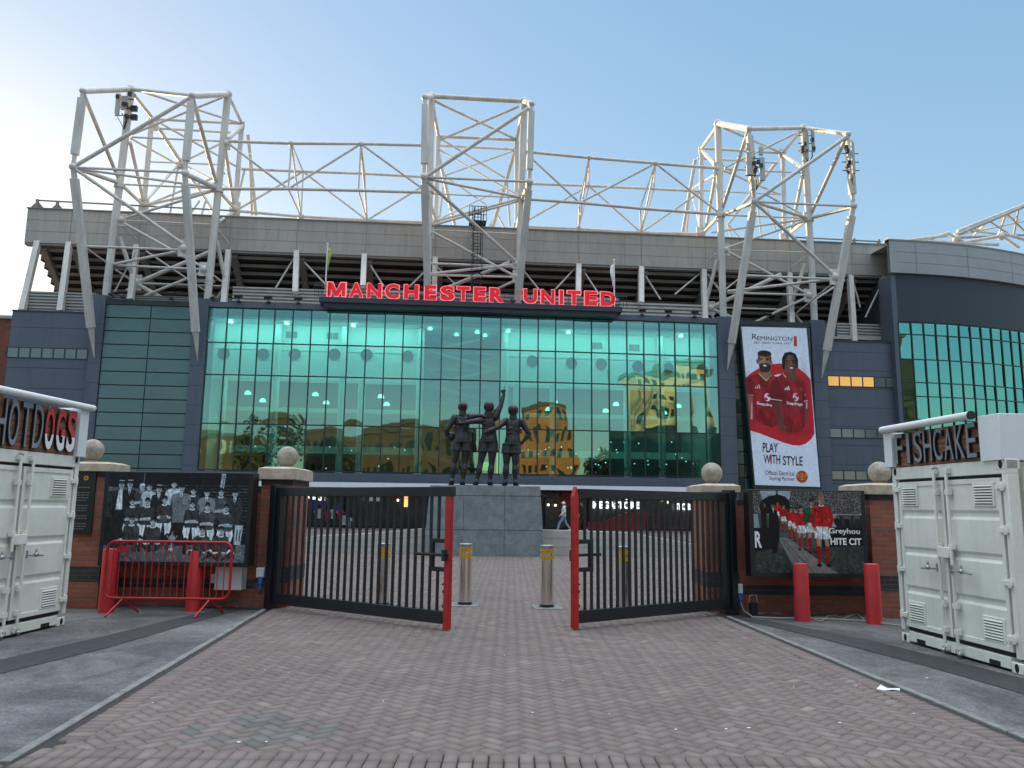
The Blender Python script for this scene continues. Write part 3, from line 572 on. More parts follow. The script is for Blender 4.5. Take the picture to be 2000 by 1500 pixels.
for k in range(14): x = rnd.uniform(1.1, A); cv.ell(x, rnd.uniform(.34, .4), .03, .05, (rnd.uniform(.05, .3),)*3); cv.ell(x, .32, .014, .018, (.4, .35, .33))
cv.poly([(0, .46), (.3, .45), (.3, .72), (0, .75)], (.055, .06, .065)); cv.poly([(.92, .45), (A, .45), (A, .66), (.92, .69)], (.05, .06, .065))
cv.poly([(0, .75), (.35, .70), (.8, .70), (A, .66), (A, 1), (0, 1)], (.20, .225, .205)); cv.noise(.35, 3, cv.Y > .66); cv.noise(.2, 14, cv.Y > .66)
cv.poly([(.33, .58), (.44, .57), (1.12, 1.0), (.56, 1.0)], (.46, .45, .43)); cv.line(.40, .60, .80, 1.0, .004, (.2, .2, .2)); cv.line(.37, .60, .68, 1.0, .003, (.25, .25, .25))
def player(x, y, s, shirt=(.70, .10, .11), face=(.62, .50, .42), hair=(.10, .08, .07), bottom=True, dark=False):
    """head centre, s = head half-height, walking to the viewer"""
    skin = face
    for e, fx in ((-1, -.25), (1, .3)):
        cv.line(x+e*s*.85, y+s*7.6, x+e*s*.95+fx*s*.5, y+s*10.6, s*.62, skin, w1=s*.45); cv.line(x+e*s*.95+fx*s*.5, y+s*10.8, x+e*s*.8+fx*s, y+s*14.0, s*.52, (.55, .07, .08), w1=s*.36); cv.ell(x+e*s*.8+fx*s*1.2, y+s*14.5, s*.6, s*.36, (.06, .05, .05))
    cv.poly([(x-s*1.7, y+s*5.6), (x+s*1.7, y+s*5.6), (x+s*2.0, y+s*8.6), (x+s*.15, y+s*8.8), (x, y+s*7.6), (x-s*.15, y+s*8.8), (x-s*2.0, y+s*8.6)], (.80, .82, .83))
    cv.line(x+s*.1, y+s*6, x, y+s*8.2, s*.12, (.55, .58, .6), .7)
    for e in (-1, 1): cv.line(x+e*s*1.7, y+s*2.1, x+e*s*2.5, y+s*4.4, s*.62, shirt, w1=s*.5); cv.line(x+e*s*2.5, y+s*4.4, x+e*s*1.8, y+s*6.4, s*.5, tuple(c*.85 for c in shirt), w1=s*.34); cv.ell(x+e*s*1.75, y+s*6.6, s*.4, s*.42, skin)
    cv.poly([(x-s*.5, y+s*1.2), (x-s*1.95, y+s*1.75), (x-s*1.75, y+s*6.0), (x+s*1.75, y+s*6.0), (x+s*1.95, y+s*1.75), (x+s*.5, y+s*1.2)], shirt)
    for t in range(5): cv.line(x+rnd.uniform(-1.3, 1.3)*s, y+s*rnd.uniform(2, 4), x+rnd.uniform(-1.3, 1.3)*s, y+s*rnd.uniform(4, 6), s*.12, tuple(c*.72 for c in shirt), .6)
    cv.ell(x, y+s*1.25, s*.62, s*.3, (.82, .82, .82)); cv.ell(x, y+s*.95, s*.42, s*.5, tuple(c*.8 for c in skin))
    cv.ell(x, y, s*.75, s, skin); cv.ell(x+s*.4, y+s*.1, s*.4, s*.75, tuple(c*.78 for c in skin), .6, 4); cv.ell(x, y-s*.72, s*.76, s*.45, hair); cv.ell(x-s*.6, y-s*.35, s*.2, s*.4, hair)
    for e in (-.28, .28): cv.ell(x+e*s, y-s*.02, s*.17, s*.1, (.12, .1, .09))
    cv.line(x-s*.2, y+s*.55, x+s*.2, y+s*.55, s*.07, (.4, .25, .22))
for x, y, s in ((.335, .15, .018), (.415, .19, .021), (.51, .225, .024), (.58, .23, .026)): player(x, y, s)
player(.65, .22, .034); player(.80, .14, .042, shirt=(.14, .32, .20)); player(.93, .105, .055, hair=(.45, .38, .30))
cv.poly([(.22, .24), (.32, .24), (.35, .44), (.34, .60), (.30, .75), (.24, .78), (.23, .60), (.20, .44)], (.045, .045, .05)); cv.ell(.265, .18, .022, .032, (.45, .36, .31)); cv.ell(.265, .155, .026, .02, (.05, .05, .05)); cv.poly([(.255, .21), (.285, .21), (.275, .28)], (.8, .8, .8))
cv.poly([(.10, .24), (.17, .22), (.19, .5), (.16, .7), (.11, .7)], (.06, .06, .065)); cv.ell(.15, .185, .02, .03, (.4, .33, .3)); cv.ell(.12, .2, .03, .05, (.09, .09, .09))
for c_ in ((.70, .10, .11), (.14, .32, .20)): cv.folds(c_, .36, .12, 1.25, 7)
cv.folds((.8, .82, .83), .22, .15, 1.3, 6); cv.blur(1); cv.noise(.16, 2.2); cv.noise(.1, 10)
mr = mural('colour mural of red shirted players walking out past a crowd', 3.96, 5.72, 13.10, .70, 2.01, cv)
mb = MB(); mx0, mz1, ww, hh = 3.96, 2.01, 1.76, 1.31
text(mb, 'Greyhou', (mx0+.69*ww, 13.092, mz1-.535*hh), (1, 0, -.01), (0, 0, 1), .285*ww, .085*hh, (0, -1, 0), .003, .012)
text(mb, 'HITE CIT', (mx0+.70*ww, 13.092, mz1-.655*hh), (1, 0, 0), (0, 0, 1), .285*ww, .085*hh, (0, -1, 0), .003, .03)
text(mb, 'R', (mx0+.004*ww, 13.092, mz1-.70*hh), (1, 0, 0), (0, 0, 1), .062*ww, .20*hh, (0, -1, 0), .003, .03)
mb.build('lettering', M['whiteletter'], mr)

# ---------------- gates
def gate(H, E, lab, flip):
    L = (E-H).length; rz = math.atan2(E.y-H.y, E.x-H.x); r_ = root('entrance_gate', lab, 'gate', (H.x, H.y, 0), rz, 'steel entrance gates')
    z0, z1 = .10, 1.97; s = -1 if flip else 1        # s: which local side faces the camera
    def bx(x0, x1, y0, y1, a, b, name, mt, bev=.004): return MB().box(x0, x1, y0, y1, a, b).build(name, mt, r_, True, bev)
    bx(-.14, -.01, -.09, .09, .0, 2.02, 'hinge_post', M['black']); bx(.0, .085, -.045, .045, z0, z1, 'inner_stile', M['black'])
    bx(.085, L-.061 if flip else L+.06, -.045, .045, z1-.135, z1, 'top_rail', M['black']); bx(.085, L-.06, -.045, .045, z0, z0+.17, 'bottom_rail', M['black'])
    n = 24; x0, x1 = .20, L-.20
    bar = MB().box(-.022, .022, -.012, .012, z0+.17, z1-.135).mesh('bar')
    for i in range(n):
        x = x0+(x1-x0)*i/(n-1)
        if i >= n-2:
            for a, b in ((z0+.17, .86), (1.24, z1-.135)): bx(x-.022, x+.022, -.012, .012, a, b, 'bar', M['black'])
            continue
        o = link('bar', bar, M['black'], r_); o.location = (x, 0, 0)
    p = MB().box(L-.06, L+.03, -.04, .04, .03, 1.86 if flip else 1.833)
    if flip: p.add([(L-.06, -.04, 1.86), (L+.03, -.04, 1.86), (L+.03, .04, 1.86), (L-.06, .04, 1.86), (L-.02, -.04, 2.0), (L-.02, .04, 2.0)], [(0, 1, 4), (1, 2, 5, 4), (2, 3, 5), (3, 0, 4, 5)])
    rp = p.build('end_post', M['red'], r_, True, .005)
    k = MB().box(L-.34, L-.06, -.03, .03, 1.19, 1.25).box(L-.34, L-.28, -.03, .03, .86, 1.19).box(L-.34, L-.06, -.03, .03, .80, .86); k.build('lock_frame', M['black'], r_, True, .004)
    kk = MB().tube((L-.55, -.06, 1.03), (L+.02, -.06, 1.03), .022).box(L-.06, L-.0, -.1, -.055, .95, 1.10); kk.build('slide_bolt', M['black'], r_, True)
    d = MB().tube((L-.12, -.07*s*-1, .0), (L-.12, -.07*s*-1, .62), .014); d.tube((L-.12, .07*s, .62), (L-.17, .07*s, .62), .012).box(L-.15, L-.08, .05*s, .085*s, .30, .34).box(L-.15, L-.08, .05*s, .085*s, .50, .54); d.build('drop_bolt', M['black'], r_, True)
    h = MB().tube((-.02, 0, .35), (-.02, 0, .5), .03).tube((-.02, 0, 1.6), (-.02, 0, 1.75), .03); h.build('hinge', M['black'], r_, True)
    lk = MB().box(L-.02, L+.02, -.0445, -.038, 1.0, 1.08); lk.build('lock_plate', M['galv'], r_, True)
    return r_
gate(G(534, 1191), G(874, 1234), 'left black barred steel gate leaf with red end post, standing open', False)
gate(G(1424, 1201), G(1121, 1232), 'right black barred steel gate leaf with red end post, standing open', True)

# ---------------- bollards
def steel_bollard(p, lab):
    r_ = root('steel_bollard', lab, 'bollard', p, group='rising steel bollards in the gateway')
    b = MB().box(-.24, .24, -.24, .24, -.01, .020); b.build('base_plate', M['galv'], r_, True, .004)
    MB().lathe([(.135, .02), (.135, .03), (.118, .032), (.118, .06)], n=28).build('collar', M['black'], r_, True)
    MB().lathe([(.112, .05), (.112, .80)], n=32).build('shaft', M['steelbol'], r_, True)
    for z in (.80, .91): MB().lathe([(.114, z), (.114, z+.075)], n=32).build('reflective_band', M['yellow'], r_, True)
    MB().lathe([(.1125, .875), (.1125, .91)], n=32).build('ring', M['steelbol'], r_, True); MB().lathe([(.1125, .985), (.1125, 1.02), (.118, 1.022), (.118, 1.04), (.10, 1.05)], n=32).build('cap', M['galv'], r_, True)
    return r_
sb = steel_bollard(G(908, 1182, .012), 'brushed steel bollard with yellow bands standing beside the left gate’s red post'.replace('’', "'"))
for q, lab in (((1068, 1187), 'brushed steel bollard with yellow bands near the right gate post, in the open gap'), ((746, 1183), 'brushed steel bollard seen behind the bars of the left gate'), ((1216, 1190), 'brushed steel bollard seen behind the bars of the right gate')):
    moved(sb, G(*q, .012), rnd.uniform(-.2, .2), lab)
def red_bollard(p, lab, h):
    r_ = root('red_bollard', lab, 'bollard', p, group='red sleeved bollards along the gateway walls')
    MB().lathe([(.122, 0), (.118, .02), (.113, h-.015), (.105, h)], n=32).build('sleeve', M['bolred'], r_, True)
    MB().lathe([(.104, h-.012), (.085, h+.004)], n=28).build('top_disc', mat('faded_red_top', (.40, .10, .10), .7), r_, True); return r_
red_bollard(G(206, 1196, -.012), 'red bollard at the left end of the red crowd barrier', .98)
red_bollard(G(376, 1193, -.012), 'red bollard behind the middle of the red crowd barrier', .95)
red_bollard(G(1568, 1213, -.012), 'red bollard standing in front of the red team mural', .88)
red_bollard(G(1708, 1218, -.012), 'red bollard in front of the outer right brick pillar', .90)

# ---------------- crowd barrier
BY = 12.62; xa, xb = -6.27, -4.33
r_ = root('crowd_barrier', 'red tubular crowd barrier in front of the black and white mural', 'barrier', ((xa+xb)/2, BY, -.012))
def rrect(x0, x1, z0, z1, r):
    pts = []
    for cx, cz, a0 in ((x1-r, z1-r, 0), (x0+r, z1-r, 90), (x0+r, z0+r, 180), (x1-r, z0+r, 270)):
        pts += [(cx+r*math.cos(math.radians(a0+t)), BY, cz+r*math.sin(math.radians(a0+t))) for t in range(0, 91, 15)]
    return pts+[pts[0], pts[1]]
MB().path(rrect(xa, xb, .24, 1.10, .13), .021, 10).build('tube_frame', M['red'], r_)
nb = 18
for i in range(nb):
    x = xa+.10+(xb-xa-.2)*i/(nb-1); MB().tube((x, BY, .25), (x, BY, 1.09), .008, 8).build('bar', M['red'], r_)
for x in (xa+.30, xb-.30):
    MB().path([(x-.10, BY-.30, 0), (x, BY-.02, .22), (x, BY+.02, .22), (x+.12, BY+.30, 0)], .017, 8).build('foot', M['red'], r_)
MB().box(xa+.16, xa+.33, BY-.012, BY+.012, .93, 1.02).build('sign_plate', M['red'], r_)

# ---------------- electrical boxes, plugs, cables
r_ = root('meter_cabinet', 'white electrical cabinet on the brick wall behind the crowd barrier', 'cabinet', (-4.62, 13.5, .3))
MB().box(-4.84, -4.40, 13.36, 13.62, .30, .70).build('box', M['panelwhite'], r_, bevel=.006); MB().box(-4.82, -4.42, 13.352, 13.359, .32, .68).build('door', M['white'], r_)
MB().box(-4.66, -4.58, 13.348, 13.352, .58, .61).build('latch_label', M['sheet'], r_); MB().box(-4.93, -4.85, 13.45, 13.62, .40, .54).build('junction_box', M['panelwhite'], r_)
def socket(x, y, z, lab):
    r_ = root('power_socket', lab, 'socket', (x, y, z)); MB().box(x-.065, x+.065, y-.07, y, z, z+.16).build('housing', M['panelwhite'], r_, bevel=.008)
    MB().tube((x+.01, y-.04, z+.01), (x+.015, y-.06, z-.10), .045, 14).tube((x+.015, y-.06, z-.10), (x+.015, y-.06, z-.2), .032, 12).build('blue_plug', M['blueplug'], r_)
    return r_
socket(-3.60-.70, 13.30, .58, 'white power socket with blue plug on the pillar left of the left gate') if False else None
p = AtY(508, 1128, 13.5); socket(p.x, 13.545, p.z, 'white power socket with blue plug on the pillar by the left gate hinge')
p = AtY(1443, 1160, 13.5); socket(p.x, 13.545, p.z, 'white power socket with blue plug on the pillar by the right gate hinge')
c = [G(1448, 1178, .42), G(1452, 1196, .1), G(1470, 1205, .02), G(1520, 1207, .01), G(1600, 1208, .01), G(1680, 1212, .01), G(1760, 1222, .01)]
c[0] = AtY(1447, 1176, 13.46); c[1] = AtY(1452, 1192, 13.42)
tag(MB().path(c, .012, 8).build('power_cable', M['cable']), 'pale power cable trailing from the right pillar socket along the wall foot', 'cable')
pts = [G(1590+i*14, 1206+6*math.sin(i*1.9)+3*math.cos(i*.7), .012) for i in range(11)]
tag(MB().path(pts, .009, 6).build('tangled_rope', M['cable']), 'loose tangled rope on the ground between the two right red bollards', 'rope')
p = G(1472, 1204); r_ = root('black_tub', 'small black tub on the ground by the right gate pillar', 'tub', p)
MB().lathe([(.06, 0), (.075, .20), (.08, .2), (.08, .215), (.065, .215), (.055, .02)], n=20).build('tub', M['black'], r_, True)
MB().path([(-.07, 0, .2), (-.05, 0, .33), (.05, 0, .34), (.07, 0, .2)], .006, 6).build('wire_handle', M['cable'], r_, True)
p = G(512, 1178); tag(MB().path([p+Vector((.0, .1, .45)), p+Vector((.02, 0, .2)), p+Vector((-.05, -.1, .01)), p+Vector((-.4, -.15, .01)), p+Vector((-.75, -.05, .01))], .014, 8).build('power_cable', M['black']), 'black cable trailing on the ground from the left pillar socket', 'cable')

# ---------------- food containers
def container(Acorner, rz, lab, word, W=2.36, mirror=False, sh=.50, H=2.30, pitch=None):
    r_ = root('food_container', lab, 'container', Acorner, rz, 'white food kiosk containers by the gateway')
    D = 5.9; C_ = M['container']
    def bx(mb, *a): mb.box(*a); return mb
    b = MB(); b.box(.10, W-.10, .10, D, .16, H-.02)
    for side in (0, W):                                                   # corrugated flanks
        n = 46
        for i in range(n):
            y = .2+i*(D-.4)/n; e = .03 if i % 2 else 0
            b.box(side-.035+e*(1 if side == 0 else 0)-(.0), side+.035-e*(1 if side else 0), y, y+(D-.4)/n-.01, .17, H-.1) if i % 2 == 0 else None
    for side in (0, W-.06): b.box(side, side+.06, .15, D, .0, .165)
    b.build('body', C_, r_, True, .004)
    f = MB()
    f.box(0, .085, 0, .14, .16, H-.16); f.box(W-.085, W, 0, .14, .16, H-.16); f.box(0, W, 0, .14, H-.16, H); f.box(.18, W-.18, .0, .14, .03, .155)
    f.build('door_frame', C_, r_, True, .006)
    for x in (0, W-.17):
        for z in (0, H-.115):
            cst = MB(); cst.box(x, x+.17, -.004, .17, z, z+.118); cst.build('corner_casting', C_, r_, True, .012)
            MB().ball((x+.085, -.004, z+.06), .032, 14, 8, (1, .25, 1.5)).build('casting_hole', M['dark'], r_, True)
    for x in (.34, W-.52): MB().box(x, x+.18, -.002, .10, .03, .085).build('forklift_pocket', M['dark'], r_, True)
    mid = W/2; DZ0, DZ1 = .215, H-.20
    MB().box(.088, W-.088, .055, .10, .158, H-.162).build('gasket', M['gasket'], r_, True)
    for k, (x0, x1) in enumerate(((.125, mid-.022), (mid+.022, W-.125))):
        d = MB(); zs = [DZ0, .62, .67, .80, .85, 1.10, 1.15, 1.28, 1.33, 1.58, 1.63, 1.76, 1.81, DZ1]
        # pressed panel: outer rim plus recessed horizontal bands
        d.box(x0, x0+.05, .0, .05, DZ0, DZ1).box(x1-.05, x1, .0, .05, DZ0, DZ1).box(x0+.05, x1-.05, .0, .05, DZ0, DZ0+.06).box(x0+.05, x1-.05, .0, .05, DZ1-.06, DZ1)
        prof = [(DZ0+.06, .012)]
        for zc in (.70, 1.20, 1.68): prof += [(zc-.055, .012), (zc-.02, .036), (zc+.02, .036), (zc+.055, .012)]
        prof += [(DZ1-.06, .012)]
        vs = [];
        for z, y in prof: vs += [(x0+.05, y, z), (x1-.05, y, z)]
        d.add(vs, [(2*i, 2*i+1, 2*i+3, 2*i+2) for i in range(len(prof)-1)])
        dr = d.build('door', C_, r_, True, .004)
        vx = (x0+.08, x0+.43) if k == 0 else (x1-.46, x1-.10)
        for z in ((1.83, 2.07) if False else (1.78, .28)):
            v = MB(); v.box(vx[0], vx[1], -.004, .014, z, z+.27); v.build('vent', C_, dr, True, .003)
            s_ = MB()
            for q in range(7):
                zz = z+.028+q*.032; s_.obox((vx[0]+.03, -.016, zz+.010), (vx[1]-vx[0]-.06, 0, 0), (0, .012, .012), (0, .003, -.006))
            s_.build('vent_slats', C_, dr, True); t = MB()
            for q in range(7): t.box(vx[0]+.035, vx[1]-.035, -.0055, -.0042, z+.022+q*.032, z+.036+q*.032)
            t.build('vent_gap', M['ventdark'], dr, True)
        hx = x0+.02 if k == 0 else x1-.02
        for z in (.36, .95, 1.52, 2.0):
            MB().box(hx-.11 if k == 0 else hx-.03, hx+.03 if k == 0 else hx+.11, -.03, .0, z-.028, z+.028).tube((hx-.08 if k == 0 else hx+.08, -.02, z-.05), (hx-.08 if k == 0 else hx+.08, -.02, z+.05), .022, 10).build('hinge', C_, dr, True, .004)
        lx = x1-.10 if k == 0 else x0+.10
        lb = MB().tube((lx, -.045, .06), (lx, -.045, H-.06), .019, 12)
        for z in (.09, .30, .60, 1.30, 1.95, H-.09): lb.box(lx-.04, lx+.04, -.058, -.004, z-.032, z+.032)
        lb.build('locking_bar', C_, dr, True, .003)
        hd = MB(); e = -1 if k == 0 else 1
        hd.box(lx+e*.02-.012, lx+e*.02+.012, -.075, -.05, .98, 1.08).tube((lx, -.07, 1.02), (lx+e*.36, -.06, 1.0), .011, 8).ball((lx+e*.20, -.07, 1.02), .032, 12, 8).tube((lx+e*.20, -.07, .99), (lx+e*.20, -.07, 1.09), .012, 8)
        hd.build('handle', M['galv'], dr, True)
        ft = MB().box(lx-.035, lx+.035, -.06, -.002, .055, .10).ball((lx+.03*e, -.05, .05), .03, 10, 6); ft.build('bar_keeper', M['galv'], dr, True)
    MB().box(mid-.11, mid+.11, -.075, -.012, 1.16, 1.29).build('lock_box', C_, r_, True, .008)
    # sign box on the roof edge
    z0, z1 = H-.01, H+sh
    MB().box(.05, W-.05, .06, .5, H, z1-.05).build('sign_case', M['panelwhite'], r_, True, .004)
    bxl, bxr = (.13, W-.36) if not mirror else (.10, W-.17)
    pn = MB(); n = 7
    for q in range(n): pn.box(bxl, bxr, .0+.004*(q % 2), .058, z0+.02+q*(z1-z0-.06)/n, z0+.02+(q+1)*(z1-z0-.06)/n-.004)
    pn.build('plank_panel', M['planks'], r_, True)
    MB().box(-.06, bxl, -.06, .5, z0+.02, z1-.02).build('side_panel', M['panelwhite'], r_, True, .006); MB().box(bxr, W-.01 if not mirror else W+.03, -.035 if not mirror else -.06, .55, z0-.0, z1+.01).build('side_panel', M['panelwhite'], r_, True, .006)
    tx0, tx1 = (-.05, bxr-.05) if not mirror else (-.1, W+.08)
    MB().tube((tx0, -.08, z1+.03), (tx1, -.08, z1+.03), .048, 18).build('awning_roll', M['white'], r_, True); MB().tube((tx1, -.08, z1+.03), (tx1+.02, -.08, z1+.03), .052, 18).build('awning_cap', M['gasket'], r_, True)
    wd = bxr-bxl-.06
    ltrs = list(word); lw = pitch or wd/len(ltrs); lx0 = bxr-.03-lw*len(ltrs)
    for i, chr_ in enumerate(ltrs):
        wscale = .27 if chr_ == 'I' else .78; x = lx0+i*lw+lw*(1-wscale)/2; ht = z1-z0-.11
        kw = dict(ax=(1, 0, 0), ay=(0, 0, 1), nrm=(0, -1, 0))
        e = MB(); text(e, chr_, (x-.008, -.034, z0+.045), (1, 0, 0), (0, 0, 1), lw*wscale+.018, ht+.016, (0, -1, 0), .030, .015); l_ = e.build('letter', M['blackedge'], r_, True)
        red = mirror and i >= len(ltrs)-3
        if red:
            v, f, be = glyphs(chr_, .02)
            lo = MB(); text(lo, chr_, (x, -.040, z0+.055), (1, 0, 0), (0, 0, 1), lw*wscale, ht, (0, -1, 0), .004, .02)
            hi = MB(); top = [p for p in lo.v]
            # dipped two-tone letters: lower third white
            cut_letter(lo, z0+.055+ht*.36, l_)
        else:
            fm = MB(); text(fm, chr_, (x, -.040, z0+.055), (1, 0, 0), (0, 0, 1), lw*wscale, ht, (0, -1, 0), .004, -.005); fm.build('face', M['greyletter'], l_, True)
    sb_ = MB().tube((W*.45, .02, H-.06), (W*.45, -.05, H-.05), .02, 8).ball((W*.45, -.05, H-.05), .022, 10, 6); sb_.build('eye_bolt', M['galv'], r_, True)
    return r_
import bmesh
def cut_letter(mb, zc, parent):
    for keep, mt in ((1, M['redletter']), (0, M['whiteletter'])):
        bm = bmesh.new(); me = bpy.data.meshes.new('face'); me.from_pydata(mb.v, [], mb.f); bm.from_mesh(me)
        bmesh.ops.bisect_plane(bm, geom=bm.verts[:]+bm.edges[:]+bm.faces[:], plane_co=(0, 0, zc), plane_no=(0, 0, 1), clear_inner=bool(keep), clear_outer=not keep); bm.to_mesh(me); bm.free()
        link('face', me, mt, parent, smooth=False)
a, b = G(1762, 1250), G(1999, 1318); rz = math.atan2(b.y-a.y, b.x-a.x)
container(Vector((a.x, a.y, -.012)), rz, 'white container kiosk with FISHCAKE lettering on its roof sign', 'FISHCAKE', W=(b-a).length)
b = G(126, 1219); a0 = G(0, 1248); d = (b-a0).normalized(); W_ = 2.36; a = b-d*W_; rz = math.atan2(d.y, d.x)
container(Vector((a.x, a.y, -.012)), rz, 'white container kiosk with HOT DOGS lettering on its roof sign', 'HOTDOGS', W=W_, mirror=True, sh=.68, H=2.36, pitch=.235)
# ================================================================== STADIUM
ST = root('stadium', 'long grey stadium stand with green glass front, blue cladding and open upper terrace', 'stadium', (0, 54, 0))
uof = lambda px, py, s=0.0: FUZ(px, py, s)[0]
zof = lambda px, py, s=0.0: FUZ(px, py, s)[1]
BUL = .30
uG0, uG1 = uof(397, 770), uof(1404, 790)
def sb(u):                                            # gentle outward bow of the glass front
    t = (u-(uG0+uG1)/2)/((uG1-uG0)/2); return -BUL*max(0, 1-t*t)
def fbox(mb, u0, u1, s0, s1, z0, z1): return mb.obox(fp(u0, s0, z0), FU*(u1-u0), FN*(s1-s0), (0, 0, z1-z0))
ZT, ZB = 14.30, 3.75
xs = [415, 444, 474, 506, 537, 573, 609, 645, 681, 717, 753, 789, 825, 864, 902, 940, 978, 1016, 1051, 1085, 1120, 1155, 1189, 1224, 1257, 1288, 1318, 1347, 1376, 1400]
us = [uof(x, 604+.037*(x-412), -.2) for x in xs]; us[0] = uG0; us[-1] = uG1
rows = [ZB, zof(1000, 838, -.3), zof(1000, 745, -.3), zof(1000, 684, -.3), ZT]
cw = MB()
for u in us: s = sb(u); fbox(cw, u-.035, u+.035, s-.07, s+.10, ZB, ZT)
for i in range(len(us)-1):
    u0, u1 = us[i]+.035, us[i+1]-.035; a, b = sb(u0), sb(u1)
    for z in rows: 
        zz = min(max(z, ZB+.04), ZT-.04); cw.add([fp(u0, a-.055, zz-.035), fp(u1, b-.055, zz-.035), fp(u1, b-.055, zz+.035), fp(u0, a-.055, zz+.035), fp(u0, a+.06, zz-.035), fp(u1, b+.06, zz-.035), fp(u1, b+.06, zz+.035), fp(u0, a+.06, zz+.035)], [(0, 1, 2, 3), (7, 6, 5, 4), (0, 4, 5, 1), (3, 2, 6, 7)])
CW = cw.build('curtain_wall', M['frame'], ST)
for i in range(len(us)-1):
    for j in range(4):
        u0, u1 = us[i], us[i+1]; z0, z1 = rows[j], rows[j+1]; a, b = sb(u0), sb(u1); t1, t2 = rnd.gauss(0, .010), rnd.gauss(0, .012)
        MB().quad(fp(u0, a-t1, z0), fp(u1, b+t1, z0+0), fp(u1, b+t1+t2, z1), fp(u0, a-t1+t2, z1)).build('pane', M['glass'], CW, smooth=False)
# dark parapet trim and base trim of the glass
tr = MB(); N_ = 24
for i in range(N_):
    u0 = uG0-.0+(uG1-uG0)*i/N_; u1 = uG0+(uG1-uG0)*(i+1)/N_; s = sb((u0+u1)/2)
    fbox(tr, u0, u1-.003, s-.14, s+.6, ZT, ZT+.34)
tr.build('parapet_trim', M['clad'], ST); tr = MB()
for i in range(N_):
    u0 = uG0+(uG1-uG0)*i/N_; u1 = uG0+(uG1-uG0)*(i+1)/N_; s = sb((u0+u1)/2); fbox(tr, u0, u1-.003, s-.09, s+.3, 2.9, ZB-.04)
tr.build('base_trim', M['clad'], ST)
# left stair tower, right dark strip, blue pilasters
pil = [(uof(176, 760), uof(203, 700)), (uof(367.5, 740), uof(397, 770)), (uof(1404, 790), uof(1434, 790)), (uof(1591, 800), uof(1617, 800))]
pil = [(uof(170, 740), uof(194, 740)), (uof(369, 740), uG0-.02), (uG1+.02, uof(1436, 790)), (uof(1590, 790), uof(1617, 790))]
for k, (a, b) in enumerate(pil):
    p_ = MB(); fbox(p_, a, b, -.12, 1.6, 0, ZT+.55-.02*k); pp = p_.build('pilaster', M['clad'], ST); j = MB()
    for z in np.arange(1.5, 14.2, 1.27): fbox(j, a-.003, b+.003, -.125, -.121, z, z+.03)
    j.build('panel_joint', M['cladseam'], pp)
def spandrels(a, b, um, n, name, mt, z0=0.0, z1=ZT-.02):
    f = MB(); fbox(f, a, b, .12, 1.4, z0, z1+.28); fbox(f, a, b, -.06, .12, z1, z1+.30)
    o = f.build(name, M['frame'], ST)
    cols = [a]+um+[b]; h = (z1-1.2)/n
    for c0, c1 in zip(cols[:-1], cols[1:]):
        for i in range(n):
            q = MB(); t = rnd.gauss(0, .003); fbox(q, c0+.03, c1-.03, .0, .10, 1.2+i*h+.035, 1.2+(i+1)*h-.035); q.v = [tuple(Vector(v)+FN*(t*k)) for k, v in enumerate(q.v)]
            q.build('pane', mt, o, smooth=False)
spandrels(pil[0][1]+.01, pil[1][0]-.01, [uof(284, 740)], 15, 'stair_tower_glazing', M['spandrel'])
spandrels(pil[2][1]+.01, pil[3][0]-.01, [uof(1450, 790), uof(1578, 790)], 15, 'dark_glazing', M['spandreldark'])
# blue clad side walls with ribbon windows
def sidewall(u0, u1, s, zt, ribbons):
    f = MB(); fbox(f, u0, u1, s, 9, 0, zt); o = f.build('side_wall', M['clad'], ST); j = MB()
    for z in np.arange(.9, zt-.2, 1.31): fbox(j, u0, u1, s-.004, s-.001, z, z+.035)
    fbox(j, u0-.02, u1+.02, s-.05, s+.2, zt, zt+.10); j.build('panel_joint', M['cladseam'], o)
    for a, b, z0, z1, n, lits in ribbons:
        fr = MB(); fbox(fr, a-.06, b+.06, s-.03, s-.005, z0-.06, z1+.06); rb = fr.build('ribbon_window', M['frame'], ST)
        for i in range(n):
            q = MB(); w_ = (b-a)/n; fbox(q, a+i*w_+.05, a+(i+1)*w_-.05, s-.04, s-.031, z0, z1); q.build('pane', M['ribbonlit'] if i in lits else M['ribbon'], rb, smooth=False)
sidewall(uof(10, 740, .5), pil[0][0]-.01, .5, zof(100, 610, .5), [(uof(14, 690, .5), uof(172, 690, .5), zof(90, 699, .5), zof(90, 681, .5), 7, ())])
r0, r1 = uof(1616, 745, .5), uof(1752, 745, .5)
sidewall(pil[3][1]+.01, uof(1757, 745, .5)+.15, .5, zof(1690, 669, .5), [(r0, r1, zof(1690, 755, .5), zof(1690, 737, .5), 6, (0, 1, 2, 3)), (uof(1620, 846, .5), r1, zof(1690, 855, .5), zof(1690, 839, .5), 6, ()), (uof(1624, 930, .5), r1, zof(1690, 937, .5), zof(1690, 921, .5), 6, ())])
# grey louvred screens above
def louvre(px0, px1, py0, py1, s=2.0):
    a, b = uof(px0, py0, s), uof(px1, py0, s); z1, z0 = zof((px0+px1)/2, py0, s), zof((px0+px1)/2, py1, s); f = MB(); n = 7
    fbox(f, a, b, s+.12, s+.25, z0, z1)
    for i in range(n):
        z = z0+(z1-z0)*i/n; h = (z1-z0)/n; f.add([fp(a, s+.12, z+.04), fp(b, s+.12, z+.04), fp(b, s-.03, z+.10), fp(a, s-.03, z+.10), fp(b, s-.03, z+h*.86), fp(a, s-.03, z+h*.86), fp(b, s+.12, z+h*.96), fp(a, s+.12, z+h*.96)], [(0, 1, 2, 3), (3, 2, 4, 5), (5, 4, 6, 7)])
    f.build('louvre_screen', M['louvre'], ST)
louvre(49, 205, 570, 612); louvre(206, 452, 578, 606); louvre(455, 642, 562, 606); louvre(643, 1208, 572, 628); louvre(1209, 1374, 592, 640); louvre(1376, 1632, 628, 650); louvre(1634, 1735, 632, 672)
